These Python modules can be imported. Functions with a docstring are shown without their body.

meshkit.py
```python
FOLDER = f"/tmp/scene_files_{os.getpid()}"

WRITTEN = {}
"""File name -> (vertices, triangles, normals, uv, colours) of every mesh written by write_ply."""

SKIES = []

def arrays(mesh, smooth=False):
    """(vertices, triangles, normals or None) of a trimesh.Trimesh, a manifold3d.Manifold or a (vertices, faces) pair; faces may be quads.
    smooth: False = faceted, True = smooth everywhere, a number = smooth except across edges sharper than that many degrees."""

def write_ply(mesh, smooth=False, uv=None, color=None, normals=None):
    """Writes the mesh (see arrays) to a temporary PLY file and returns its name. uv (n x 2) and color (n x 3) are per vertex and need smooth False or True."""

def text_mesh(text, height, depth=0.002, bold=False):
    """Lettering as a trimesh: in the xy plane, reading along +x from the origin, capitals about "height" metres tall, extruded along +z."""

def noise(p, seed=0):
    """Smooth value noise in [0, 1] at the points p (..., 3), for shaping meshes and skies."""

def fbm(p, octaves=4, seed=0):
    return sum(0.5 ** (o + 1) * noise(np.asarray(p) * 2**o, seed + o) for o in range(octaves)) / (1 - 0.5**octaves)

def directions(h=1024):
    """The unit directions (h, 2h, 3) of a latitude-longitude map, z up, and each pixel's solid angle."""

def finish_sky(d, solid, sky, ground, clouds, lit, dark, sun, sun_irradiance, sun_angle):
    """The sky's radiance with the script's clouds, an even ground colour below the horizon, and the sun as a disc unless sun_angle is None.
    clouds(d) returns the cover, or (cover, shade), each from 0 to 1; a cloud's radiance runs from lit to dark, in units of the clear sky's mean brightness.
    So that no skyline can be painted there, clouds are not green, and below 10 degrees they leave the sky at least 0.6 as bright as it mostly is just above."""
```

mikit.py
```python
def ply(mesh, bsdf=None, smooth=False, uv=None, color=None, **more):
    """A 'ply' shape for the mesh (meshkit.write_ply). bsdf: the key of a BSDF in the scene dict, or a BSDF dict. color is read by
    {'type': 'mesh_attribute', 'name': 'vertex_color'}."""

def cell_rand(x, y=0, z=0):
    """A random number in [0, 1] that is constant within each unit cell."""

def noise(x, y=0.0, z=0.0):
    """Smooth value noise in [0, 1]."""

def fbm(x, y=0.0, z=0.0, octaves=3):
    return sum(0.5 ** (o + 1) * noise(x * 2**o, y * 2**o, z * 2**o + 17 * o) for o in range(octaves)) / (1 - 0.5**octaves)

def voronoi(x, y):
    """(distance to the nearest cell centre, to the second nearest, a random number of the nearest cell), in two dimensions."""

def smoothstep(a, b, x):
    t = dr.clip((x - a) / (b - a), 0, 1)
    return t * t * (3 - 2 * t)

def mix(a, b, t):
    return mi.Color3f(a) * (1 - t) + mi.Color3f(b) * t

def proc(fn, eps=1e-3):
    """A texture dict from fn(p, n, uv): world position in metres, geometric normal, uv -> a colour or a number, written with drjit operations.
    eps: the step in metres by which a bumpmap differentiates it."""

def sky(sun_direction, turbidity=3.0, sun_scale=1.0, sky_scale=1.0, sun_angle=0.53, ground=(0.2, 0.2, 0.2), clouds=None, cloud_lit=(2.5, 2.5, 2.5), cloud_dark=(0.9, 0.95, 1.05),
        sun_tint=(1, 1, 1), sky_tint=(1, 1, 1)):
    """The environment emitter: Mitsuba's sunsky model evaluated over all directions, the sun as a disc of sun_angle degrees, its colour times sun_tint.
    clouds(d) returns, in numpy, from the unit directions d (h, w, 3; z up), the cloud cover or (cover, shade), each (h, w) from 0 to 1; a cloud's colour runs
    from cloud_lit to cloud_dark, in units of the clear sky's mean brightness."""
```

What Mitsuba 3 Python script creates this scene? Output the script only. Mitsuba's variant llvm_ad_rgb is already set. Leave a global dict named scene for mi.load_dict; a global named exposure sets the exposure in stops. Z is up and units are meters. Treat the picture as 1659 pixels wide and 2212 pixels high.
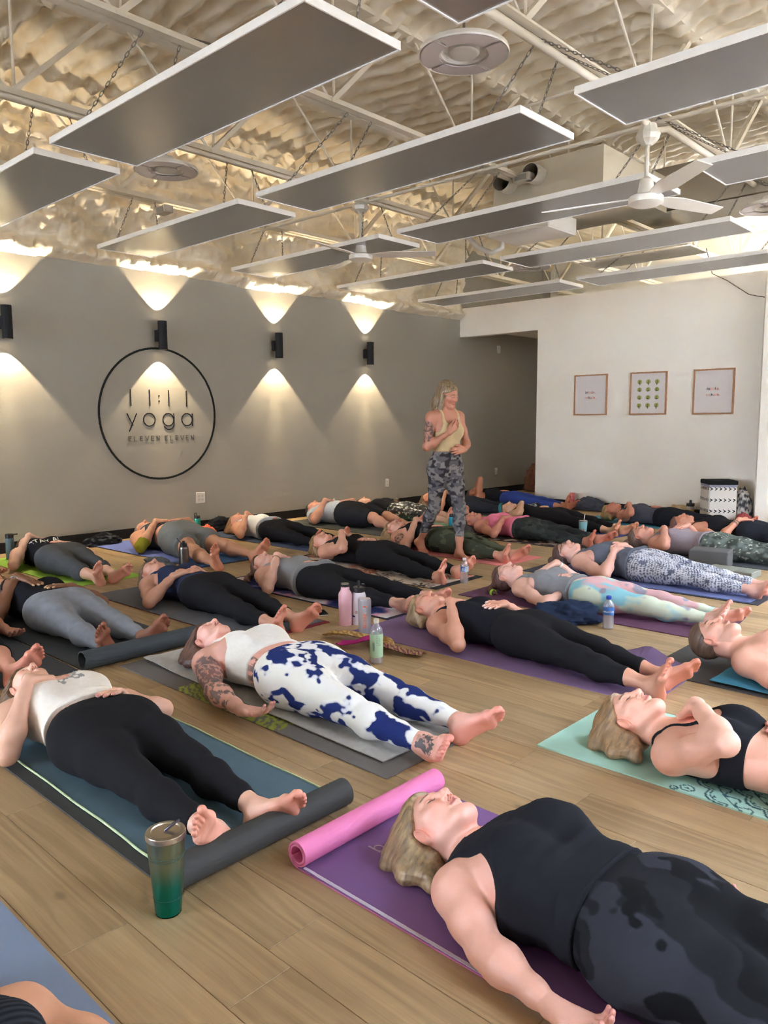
import math, random, numpy as np, trimesh, mitsuba as mi, mikit, meshkit
import drjit as dr
from shapely.geometry import LineString, Point, Polygon, box as sbox
from shapely.ops import unary_union
T = mi.ScalarTransform4f
scene, labels = {}, {}
rng = np.random.default_rng(7)

# ---------------------------------------------------------------- camera, sky, exposure
SKY = 170.0
CAMH = 1.27
yaw, pitch, roll = np.radians([43.15, -6.74, -0.23])
fw = np.array([np.cos(yaw) * np.cos(pitch), np.sin(yaw) * np.cos(pitch), np.sin(pitch)])
rt = np.cross(fw, [0, 0, 1]); rt /= np.linalg.norm(rt); up = np.cross(rt, fw)
up = up * np.cos(roll) - rt * np.sin(roll)
scene['camera'] = {'type': 'perspective', 'fov_axis': 'x', 'fov': math.degrees(2 * math.atan(829.5 / 1668.0)), 'near_clip': 0.05,
                   'to_world': T().look_at(origin=[0, 0, CAMH], target=[float(v) for v in fw + [0, 0, CAMH]], up=[float(v) for v in up])}
scene['sky'] = mikit.sky(sun_direction=(0.3, 0.75, 0.62), turbidity=4.0, sun_scale=0.0, sky_scale=SKY, ground=(0.46, 0.44, 0.41),
                         sky_tint=(0.90, 1.0, 1.13),
                         clouds=lambda d: (0.72 + 0.25 * (meshkit.fbm(d * 3, 4, 3) - 0.5), 0.35), cloud_lit=(1.36, 1.5, 1.67), cloud_dark=(0.82, 0.95, 1.16))
scene['sky']['sampling_weight'] = 26.0
exposure = 0.28
SCONCE = 5.6                                            # strength of the wall lamps
WARM = np.array([1.0, 0.80, 0.52])

# ---------------------------------------------------------------- materials (colour comes with each mesh)
VC = {'type': 'mesh_attribute', 'name': 'vertex_color'}
def pr(**k): return {'type': 'twosided', 'b': {'type': 'principled', 'base_color': k.pop('base_color', VC), **k}}
scene['skin'] = pr(roughness=0.55, specular=0.3)
scene['cloth'] = pr(roughness=0.95, specular=0.06, sheen=0.05)
def strands(p, n, uv):
    q = p.y + p.z * 0.3
    t = mikit.noise(p.x * 220.0, q * 330.0, p.z * 14.0) * 0.6 + mikit.noise(p.x * 500.0, q * 800.0, p.z * 24.0) * 0.4
    return 0.55 + 0.9 * t
scene['hair'] = {'type': 'twosided', 'b': {'type': 'bumpmap', 'arbitrary': mikit.proc(strands, eps=4e-4), 'scale': 0.0016, 'b': {'type': 'principled', 'base_color': VC, 'roughness': 0.42, 'specular': 0.4}}}
scene['matte'] = pr(roughness=0.75, specular=0.25)
scene['gloss'] = pr(roughness=0.25, specular=0.5)
scene['panel'] = pr(roughness=0.2, specular=0.8, metallic=0.5)
scene['steel'] = pr(roughness=0.28, metallic=1.0)
scene['foil'] = pr(roughness=0.22, specular=0.8)
scene['rubber'] = {'type': 'twosided', 'b': {'type': 'bumpmap', 'arbitrary': mikit.proc(lambda p, n, uv: mikit.noise(p.x * 420, p.y * 420, p.z * 420), eps=6e-4), 'scale': 0.0007,
                   'b': {'type': 'principled', 'base_color': VC, 'roughness': 0.72, 'specular': 0.3}}}
scene['clear'] = {'type': 'blendbsdf', 'weight': 0.22, 'a': {'type': 'thindielectric', 'int_ior': 1.5}, 'b': {'type': 'twosided', 'b': {'type': 'roughplastic', 'alpha': 0.08, 'diffuse_reflectance': {'type': 'rgb', 'value': [0.62, 0.6, 0.62]}}}}
def wall_bump(p, n, uv):
    return mikit.noise(p.x * 2.2 + p.y * 2.2, p.z * 17, 0.0) * 0.5 + mikit.noise(p.x * 6 + p.y * 6, p.z * 40, 7.0) * 0.35 + mikit.noise(p.x * 60 + p.y * 60, p.z * 60, 3.0) * 0.1
scene['wall_paint'] = {'type': 'twosided', 'b': {'type': 'bumpmap', 'arbitrary': mikit.proc(wall_bump, eps=4e-3), 'scale': 0.0020,
                       'b': {'type': 'principled', 'base_color': VC, 'roughness': 0.62, 'specular': 0.3}}}
scene['foam'] = {'type': 'twosided', 'b': {'type': 'bumpmap', 'arbitrary': mikit.proc(lambda p, n, uv: mikit.fbm(p.x * 38, p.y * 30, p.z * 34, 2), eps=3e-3), 'scale': 0.012,
                 'b': {'type': 'principled', 'base_color': VC, 'roughness': 0.6, 'specular': 0.35}}}
PW, PL = 0.178, 1.22                                    # floor planks run along y
def wood(p, n, uv):
    row = dr.floor(p.x / PW); off = mikit.cell_rand(row, 3.0, 1.0) * PL
    col = dr.floor((p.y + off) / PL)
    r1, r2 = mikit.cell_rand(row, col, 5.0), mikit.cell_rand(row, col, 9.0)
    u, v = p.x + r1 * 13.0, p.y + r2 * 31.0
    warp = mikit.fbm(u * 9.0, v * 1.3, r1 * 40.0, 3)
    g = mikit.fbm(u * 60.0 + warp * 10.0, v * 2.2, r2 * 20.0, 3)
    fine = mikit.noise(u * 420.0, v * 9.0, 2.0)
    kx, ky = (p.x / PW - row) - 0.3 - 0.4 * r2, (p.y + off) / PL - col - 0.15 - 0.7 * r1
    knot = mikit.smoothstep(1.0, 0.2, dr.sqrt(dr.square(kx * 9.0 + warp) + dr.square(ky * 34.0))) * mikit.smoothstep(0.66, 0.7, r2)
    broad = mikit.fbm(u * 4.0, v * 0.9, r1 * 9.0, 2)
    c = mikit.mix((0.32, 0.214, 0.108), (0.455, 0.322, 0.174), mikit.smoothstep(0.25, 0.75, g * 0.55 + broad * 0.45))
    c = c * (0.90 + 0.18 * r1) * (0.95 + 0.10 * fine)
    c = mikit.mix(c, c * mi.Color3f(1.0, 0.96, 0.90), r2)
    return mikit.mix(c, mi.Color3f(0.16, 0.10, 0.055), knot * 0.55)
scene['wood'] = {'type': 'twosided', 'b': {'type': 'principled', 'base_color': mikit.proc(wood), 'roughness': 0.5, 'specular': 0.4}}

# ---------------------------------------------------------------- helpers
def lin(c):
    """sRGB 0-255 (as read off the photograph) to linear."""
    c = np.asarray(c, float) / 255
    return np.where(c < 0.04045, c / 12.92, ((c + 0.055) / 1.055) ** 2.4)
def add(key, mesh, bsdf, color=(200, 200, 200), smooth=False, label=None, cat=None, group=None, kind=None, to=None, **more):
    """One entry of the scene; color is one sRGB colour or linear colours per vertex."""
    if isinstance(mesh, (list, tuple)) and len(mesh) and isinstance(mesh[0], trimesh.Trimesh): mesh = trimesh.util.concatenate(mesh)
    n = None
    if isinstance(color, np.ndarray) and color.ndim == 2:
        v, f, n = meshkit.arrays(mesh, bool(smooth)); c = color
    else:
        v, f, n = meshkit.arrays(mesh, smooth); c = np.tile(lin(color), (len(v), 1))
    path = meshkit.write_ply((v, f), False, None, c, normals=n)
    scene[key] = {'type': 'ply', 'filename': path, 'face_normals': n is None, 'bsdf': {'type': 'ref', 'id': bsdf}, **more}
    if to is not None: scene[key]['to_world'] = to
    tag(key, label, cat, group, kind)
    return key
def tag(key, label=None, cat=None, group=None, kind=None):
    d = {k: v for k, v in (('label', label), ('category', cat), ('group', group), ('kind', kind)) if v}
    if d: labels[key] = {**labels.get(key, {}), **d}
COUNT = {}
def num(name):
    i = COUNT.get(name, 0); COUNT[name] = i + 1
    return name if i == 0 else f'{name}_{i:03d}'
def bx(x0, x1, y0, y1, z0, z1, bev=0.0):
    c, h = np.array([x0 + x1, y0 + y1, z0 + z1]) / 2, np.array([x1 - x0, y1 - y0, z1 - z0])
    if bev <= 0: m = trimesh.creation.box(extents=h)
    else:
        b = min(bev, min(h) * 0.45); s = (h / 2)[None] * np.array([[i, j, k] for i in (-1, 1) for j in (-1, 1) for k in (-1, 1)])
        p = np.vstack([s - np.sign(s) * b * np.array(q) for q in ((0, 1, 1), (1, 0, 1), (1, 1, 0))])
        m = trimesh.Trimesh(p).convex_hull
    m.apply_translation(c); return m
def tube(pts, r, n=10, caps=True, closed=False):
    pts = np.asarray(pts, float); r = np.broadcast_to(np.asarray(r, float), (len(pts),))
    t = np.gradient(pts, axis=0) if not closed else np.roll(pts, -1, 0) - np.roll(pts, 1, 0)
    t /= np.linalg.norm(t, axis=1, keepdims=True) + 1e-12
    ref = np.array([0, 0, 1.0]) if abs(t[0][2]) < 0.9 else np.array([1.0, 0, 0])
    rings = []
    for p, d, q in zip(pts, t, r):
        u = np.cross(ref, d); u /= np.linalg.norm(u) + 1e-12; w = np.cross(d, u); ref = np.cross(d, -u) if False else w
        a = np.arange(n) * 2 * np.pi / n
        rings.append(p + q * (np.cos(a)[:, None] * u + np.sin(a)[:, None] * w))
    k = len(pts); v = np.vstack(rings); f = []
    for i in range(k if closed else k - 1):
        j = (i + 1) % k; a = np.arange(n); b = (a + 1) % n
        f += [np.stack([i * n + a, i * n + b, j * n + b], 1), np.stack([i * n + a, j * n + b, j * n + a], 1)]
    if caps and not closed:
        v = np.vstack([v, pts[0], pts[-1]]); a = np.arange(n); b = (a + 1) % n
        f += [np.stack([b, a, np.full(n, len(v) - 2)], 1), np.stack([(k - 1) * n + a, (k - 1) * n + b, np.full(n, len(v) - 1)], 1)]
    return trimesh.Trimesh(v, np.vstack(f), process=False)
def lathe(prof, n=28, at=(0, 0, 0)):
    m = trimesh.creation.revolve(np.asarray(prof, float), sections=n)
    m.apply_translation(at); return m
def extr(poly, h, M=None):
    g = list(getattr(poly, 'geoms', [poly]))
    m = trimesh.util.concatenate([trimesh.creation.extrude_polygon(q, h, engine='earcut') for q in g])
    if M is not None: m.apply_transform(M)
    return m
def frame_to(o, ex, ey, ez):
    M = np.eye(4); M[:3, 0], M[:3, 1], M[:3, 2], M[:3, 3] = ex, ey, ez, o; return M
def bar(a, b, w, h, roll=0.0):
    """A flat bar of width w and thickness h from a to b."""
    a, b = np.asarray(a, float), np.asarray(b, float); d = b - a; L = np.linalg.norm(d); d /= L
    u = np.cross(d, [0, 1, 0]) if abs(d[1]) < 0.9 else np.cross(d, [0, 0, 1]); u /= np.linalg.norm(u); q = np.cross(d, u)
    u, q = u * math.cos(roll) + q * math.sin(roll), q * math.cos(roll) - u * math.sin(roll)
    m = trimesh.creation.box(extents=[L, w, h]); m.apply_transform(frame_to((a + b) / 2, d, u, q)); return m
def struct(key, mesh, bsdf, color, label=None, **k): return add(key, mesh, bsdf, color, kind='structure', label=label, **k)

# ---------------------------------------------------------------- the room
YR, XR = -1.3, -9.0                                     # window walls behind and beside the camera
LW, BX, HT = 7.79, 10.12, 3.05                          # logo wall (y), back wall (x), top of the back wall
WHITE, LOGO_DIMMED, TRIM = (243, 240, 232), (158, 152, 139), (22, 19, 18)  # logo wall has the same white paint, darkened here for its dimmer light
struct('floor', bx(XR, 13.2, YR, 8.3, -0.08, -0.006), 'matte', (70, 55, 38), 'oak floor of long planks')
fl, n_pl = [], 0
for i in range(int(-3 / PW) - 1, int(13.2 / PW) + 1):
    off = None
    for j in range(-6, 10): fl.append((i, j))
def cell_rand_np(x, y, z):
    h = ((int(math.floor(x)) + 1000000) * 374761393 + (int(math.floor(y)) + 1000000) * 668265263 + (int(math.floor(z)) + 1000000) * 2147483647) & 0xFFFFFFFF
    h = ((h ^ (h >> 13)) * 1274126177) & 0xFFFFFFFF
    return ((h ^ (h >> 16)) & 0xFFFFFF) / 16777215.0
def seen(p):
    q = np.asarray(p, float) - [0, 0, CAMH]; z = q @ fw
    if z < 0.2: return None
    return 829.5 + 1668 * (q @ rt) / z, 1106 - 1668 * (q @ up) / z, z
near, far = [], []
for i, j in fl:
    off = cell_rand_np(i, 3, 1) * PL
    x0, x1, y0, y1 = i * PW, (i + 1) * PW, j * PL - off, (j + 1) * PL - off
    if x1 < XR or x0 > 13.2 or y1 < YR or y0 > 8.3: continue
    g = 0.0007
    m = (max(x0, XR) + g, min(x1, 13.2) - g, max(y0, YR) + g, min(y1, 8.3) - g)
    if m[1] - m[0] < 0.01 or m[3] - m[2] < 0.01: continue
    best = None
    for a in np.linspace(m[2], m[3], 7):
        s = seen(((m[0] + m[1]) / 2, a, 0))
        if s and -60 < s[0] < 1720 and 1040 < s[1] < 2260: best = s[2] if best is None else min(best, s[2])
    (near if best is not None else far).append((best or 99, m))
near.sort(key=lambda q: q[0])
for k, (z, m) in enumerate(near[:300]):
    add(num('floor__plank'), bx(*m, -0.006, 0.0, 0.0008), 'wood', (160, 130, 95))
if len(near) > 300 or far:
    add('floor__far_planks', [bx(*m, -0.006, 0.0, 0.0008) for _, m in near[300:] + far], 'wood', (160, 130, 95), kind='stuff')

struct('wall_left', bx(XR, 12.85, LW, LW + 0.15, 0, 4.4), 'wall_paint', LOGO_DIMMED, 'long white plaster wall with the round studio sign')
back = unary_union([sbox(YR, 0, 6.335, HT), sbox(6.3, 2.60, LW, HT)])
M_back = frame_to([BX, 0, 0], [0, 1, 0], [0, 0, 1], [1, 0, 0])
struct('wall_back', extr(back, 0.14, M_back), 'wall_paint', WHITE, 'white back wall with three framed prints')
struct('wall_partition', bx(9.72, BX, YR, 3.055, 0, 2.915, 0.02), 'wall_paint', WHITE, 'white wall corner at the right edge')
struct('wall_alcove', bx(12.85, 13.0, 4.5, 8.0, 0, 4.4), 'wall_paint', WHITE, 'end wall inside the dark alcove')
struct('wall_plenum', bx(13.05, 13.2, YR, 8.0, 2.4, 4.4), 'matte', WHITE)
struct('ceiling_alcove', bx(BX + 0.14, 12.85, 4.5, LW, 2.75, 2.80), 'matte', WHITE)
struct('wall_inner', bx(BX + 0.14, 12.85, 4.4, 4.5, 0, 2.8), 'wall_paint', WHITE)
struct('baseboard_left', bx(XR, 12.85, LW - 0.016, LW, 0, 0.105, 0.003), 'matte', TRIM, 'black baseboard along the logo wall')
struct('baseboard_back', bx(BX - 0.016, BX, 3.055, 6.335, 0, 0.10, 0.003), 'matte', TRIM, 'black baseboard under the framed prints')
struct('baseboard_alcove', bx(12.834, 12.85, 4.5, LW, 0, 0.10), 'matte', TRIM)
# walls with shop windows, outside the frame: the daylight in the photograph comes from them
right = sbox(XR, 0, 13.2, 4.4)
for a, b in ((1.4, 2.6), (4.4, 6.4), (6.6, 8.8)): right = right.difference(sbox(a, 0.3, b, 3.2))
struct('wall_right', extr(right, 0.15, frame_to([0, YR, 0], [1, 0, 0], [0, 0, 1], [0, -1, 0])), 'wall_paint', WHITE)
rear = sbox(YR - 0.15, 0, 8.0, 4.4)
for a, b in ((2.6, 4.9), (5.1, 7.5)): rear = rear.difference(sbox(a, 0.1, b, 4.0))
struct('wall_rear', extr(rear, 0.15, frame_to([XR, 0, 0], [0, 1, 0], [0, 0, 1], [-1, 0, 0]) @ np.diag([1, 1, 1, 1.0])), 'wall_paint', WHITE)
struct('wall_across_street', bx(-24, 30, -12.5, -12.0, -0.2, 8.0), 'matte', (92, 86, 80))  # unseen dark block, added to cut the low sky light on the logo wall
struct('pavement', bx(-30, 30, -30, 30, -0.3, -0.2), 'matte', (190, 186, 180))

# spray foam under the roof deck
gx, gy = np.append(np.arange(-1.0, 10.6, 0.027), 13.3), np.arange(YR - 0.1, 7.9, 0.027)
X, Y = np.meshgrid(gx, gy, indexing='ij')
P3 = np.stack([X, Y, 0 * X], -1)
warp = (meshkit.fbm(P3 * [1.4, 0.9, 1], 3, 11) - 0.5) * 0.36
rid = np.sin((X + warp * 0.5) * 2 * np.pi / 0.185)
W3 = P3 + 0.05 * np.stack([meshkit.noise(P3 * [7, 7, 1], 17), meshkit.noise(P3 * [7, 7, 1], 18), 0 * X], -1)
lump = meshkit.fbm(W3 * [13, 5, 1], 3, 12) - 0.5; knob = np.abs(meshkit.fbm(W3 * [26, 15, 1], 2, 13) - 0.5)
big = meshkit.fbm(P3 * [1.1, 1.1, 1], 2, 14) - 0.5
thick = 0.026 * rid * (0.55 + 0.9 * meshkit.noise(P3 * [1.6, 1.1, 1], 15)) + 0.075 * lump + 0.036 * (0.5 - knob) + 0.10 * big
for yj in (-0.47, 1.05, 2.58, 4.15, 5.60, 7.16): thick += 0.07 * np.exp(-((Y - yj) / 0.10) ** 2)
thick += 0.30 * np.clip((Y - 7.42) / 0.4, 0, 1) ** 2
Z = 4.24 - thick
nv = X.shape; ii = np.arange(nv[0] * nv[1]).reshape(nv)
F = np.concatenate([np.stack([ii[:-1, :-1], ii[:-1, 1:], ii[1:, 1:]], -1).reshape(-1, 3), np.stack([ii[:-1, :-1], ii[1:, 1:], ii[1:, :-1]], -1).reshape(-1, 3)])
def foam_color(P, seed=0):
    a = meshkit.fbm(P * [3.2, 2.2, 3.2], 3, 21 + seed); b = meshkit.fbm(P * [11, 8, 11], 2, 22 + seed)
    t = np.clip((a * 0.55 + b * 0.45 - 0.34) / 0.32, 0, 1)[..., None]
    return lin((220, 202, 170)) * (1 - t) + lin((242, 234, 216)) * t
VF = np.stack([X, Y, Z], -1).reshape(-1, 3)
ridge = (0.5 + 0.5 * np.sin(np.arcsin(np.clip(rid, -1, 1)))).reshape(-1, 1) * 0.45
struct('ceiling', trimesh.Trimesh(VF, F, process=False), 'foam', foam_color(VF) * (1 - ridge) + lin((240, 236, 226)) * ridge, 'cream spray foam under the roof deck', smooth=True)
struct('ceiling_rear', bx(XR - 0.2, -0.98, YR - 0.2, 8.0, 4.2, 4.42), 'matte', (226, 214, 190))
struct('roof', bx(XR - 0.2, 13.3, YR - 0.2, 8.0, 4.42, 4.5), 'matte', (120, 115, 108))
gx, gz = np.arange(-2.0, BX + 0.02, 0.026), np.arange(2.80, 4.3, 0.026)
X, Z = np.meshgrid(gx, gz, indexing='ij')
P3 = np.stack([X, 0 * X, Z], -1)
low = 2.875 + 0.05 * (meshkit.fbm(P3 * [1.3, 1, 0] , 3, 31) - 0.5) * 2
roll_ = np.exp(-((Z - low - 0.075) / 0.055) ** 2)
wr = meshkit.fbm(P3 * [24, 1, 6], 3, 32) - 0.5
th = np.where(Z > low, 0.03 + 0.085 * roll_ + 0.12 * np.clip((Z - 3.1) / 1.0, 0, 1) + 0.15 * wr * (0.5 + roll_) + 0.16 * (meshkit.fbm(P3 * [4, 1, 9], 3, 33) - 0.5), -0.01)
th *= np.clip((Z - low) / 0.03, 0, 1)
th = np.where(Z > low, np.maximum(th, 0.004), -0.02)
VF = np.stack([X, LW - th, Z], -1).reshape(-1, 3)
nv = X.shape; ii = np.arange(nv[0] * nv[1]).reshape(nv)
F = np.concatenate([np.stack([ii[:-1, :-1], ii[1:, 1:], ii[:-1, 1:]], -1).reshape(-1, 3), np.stack([ii[:-1, :-1], ii[1:, :-1], ii[1:, 1:]], -1).reshape(-1, 3)])[:, ::-1]
add('wall_left__spray_foam', trimesh.Trimesh(VF, F, process=False), 'foam', foam_color(VF, 5) * 0.5 + lin((236, 230, 216)) * 0.5, smooth=True)

# roof joists: two bottom angles, webs of flat bars, rods and posts
JO = (224, 216, 200); ZB = 3.45
for yj, nm in ((7.16, 'nearest the logo wall'), (5.60, 'second from the logo wall'), (4.15, 'third from the logo wall, over the instructor'), (2.58, 'fourth from the logo wall, with the right ceiling fan'), (1.05, 'at the upper right corner')):
    k = num('roof_joist'); tag(k, f'white open web steel roof joist, {nm}', 'joist')
    for s in (-1, 1):
        y0 = yj + s * 0.012
        L = [bx(XR, 13, min(y0, y0 + s * 0.006), max(y0, y0 + s * 0.006), ZB, ZB + 0.062), bx(XR, 13, min(y0, y0 + s * 0.06), max(y0, y0 + s * 0.06), ZB, ZB + 0.006)]
        add(num(k + '__bottom_chord'), L, 'matte', JO)
    add(k + '__top_chord', bx(XR, 13, yj - 0.06, yj + 0.06, 4.16, 4.2), 'matte', JO)
    x = 2.25 - 1.6 * 2 + 0.05
    while x < 12.6:
        add(num(k + '__web_bar'), [bar((x, yj - 0.02, ZB + 0.03), (x + 0.74, yj - 0.02, 4.2), 0.036, 0.006), bar((x, yj + 0.02, ZB + 0.03), (x + 0.74, yj + 0.02, 4.2), 0.036, 0.006)], 'matte', JO)
        add(num(k + '__web_rod'), tube([(x, yj, ZB + 0.03), (x - 0.74, yj, 4.2)], 0.011, 6), 'matte', JO)
        add(num(k + '__web_post'), tube([(x + 0.03, yj, ZB + 0.03), (x + 0.03, yj, 4.2)], 0.010, 6), 'matte', JO)
        x += 1.6
# pipes and conduits
def pipe(name, pts, r, label, color=(226, 219, 205), cat='pipe', n=8): add(num(name), tube(pts, r, n), 'matte', color, True, label, cat)
pipe('conduit', [(XR, 2.55, 3.40), (4.9, 2.55, 3.40), (5.0, 2.53, 3.37), (5.5, 2.52, 3.30), (5.75, 2.54, 3.38), (13, 2.54, 3.40)], 0.024, 'white conduit running along the joist with the right ceiling fan')
pipe('bridging_pipe', [(5.68, 7.4, 3.42), (5.70, 0.5, 3.42)], 0.017, 'white pipe crossing the joists just beyond the second row of ceiling panels')
pipe('bridging_pipe', [(5.22, 4.1, 3.62), (5.22, 0.5, 3.62)], 0.012, 'thin white brace crossing behind the right ceiling fan')
pipe('bridging_pipe', [(9.2, 4.6, 3.42), (8.45, 2.6, 3.42), (8.3, 1.0, 3.42)], 0.02, 'white pipe slanting above the third right-hand ceiling panel')
pipe('conduit', [(XR, 5.52, 3.42), (2.3, 5.52, 3.42), (13, 5.52, 3.42)], 0.018, 'white conduit running along the joist above the left high bay lamp')
pipe('flexible_conduit', [(7.0, 5.55, 3.47), (7.0, 5.36, 3.42), (7.0, 5.29, 3.26), (7.0, 5.14, 3.12), (7.0, 4.97, 3.045), (7.0, 4.84, 3.08), (7.0, 4.81, 3.25), (7.0, 4.82, 3.44), (7.0, 4.82, 4.2)], 0.028, 'fat white flexible hose hanging in a loop below the ducts', (206, 203, 196), 'hose', 10)
pipe('cable', [(-0.5, 4.21, 3.54), (1.2, 4.22, 3.56), (2.6, 4.23, 3.53), (3.1, 4.26, 3.60), (3.2, 4.2, 3.52), (3.9, 4.22, 3.53)], 0.011, 'dark cable lying along the joist at upper left', (92, 84, 74), 'cable', 6)
pipe('cable', [(9.6, 3.7, 3.3), (9.95, 3.75, 3.06), (10.10, 3.62, 2.98), (10.10, 3.35, 2.78), (10.105, 3.06, 2.70)], 0.005, 'thin brown cable hanging over the top of the back wall', (120, 104, 92), 'cable', 6)

# ceiling panels on chains
def chain(a, b):
    a, b = np.asarray(a, float), np.asarray(b, float); L = np.linalg.norm(b - a); n = max(3, int(L / 0.034)); d = (b - a) / L
    u = np.cross(d, [0.3, 0.9, 0.1]); u /= np.linalg.norm(u); w = np.cross(d, u); out = []
    t = np.arange(8) * np.pi / 4
    for i in range(n):
        c = a + d * L * (i + 0.5) / n; e = u if i % 2 else w
        out.append(tube(c + np.cos(t)[:, None] * d * L / n * 0.68 + np.sin(t)[:, None] * e * 0.0075, 0.0024, 4, closed=True))
    return out
where = {0: 'right', 1: 'middle', 2: 'left'}
nth = ['nearest', 'second', 'third', 'fourth', 'farthest']
for r, (y0, y1) in enumerate(((-0.20, 2.235), (2.575, 4.995), (5.225, 7.58))):
    for k, x0 in enumerate((2.275, 3.885, 5.515, 7.19, 8.83)):
        if r == 0 and k == 4: y1 = 2.4
        x1 = x0 + 0.60
        nm = num('ceiling_panel'); tag(nm, f'flat grey-white ceiling panel on chains, {nth[k]} of the {where[r]}-hand row', 'ceiling panel')
        add(nm + '__board', bx(x0 + 0.008, x1 - 0.008, y0 + 0.008, y1 - 0.008, 3.003, 3.032), 'panel', (152, 149, 144))
        fr = [bx(x0, x1, y0, y0 + 0.008, 2.998, 3.038), bx(x0, x1, y1 - 0.008, y1, 2.998, 3.038), bx(x0, x0 + 0.008, y0, y1, 2.998, 3.038), bx(x1 - 0.008, x1, y0, y1, 2.998, 3.038)]
        add(nm + '__frame', fr, 'matte', (238, 238, 236))
        js = [j for j in (7.16, 5.60, 4.15, 2.58, 1.05, -0.47) if y0 - 0.5 < j < y1 + 0.5]
        for yc in (y0 + 0.28, y1 - 0.28):
            j = min(js, key=lambda q: abs(q - yc))
            for xc in (x0 + 0.06, x1 - 0.06): add(num(nm + '__chain'), chain((xc, yc, 3.04), ((xc + (x0 + x1) / 2) / 2, j, ZB)), 'matte', (120, 112, 102))

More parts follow.
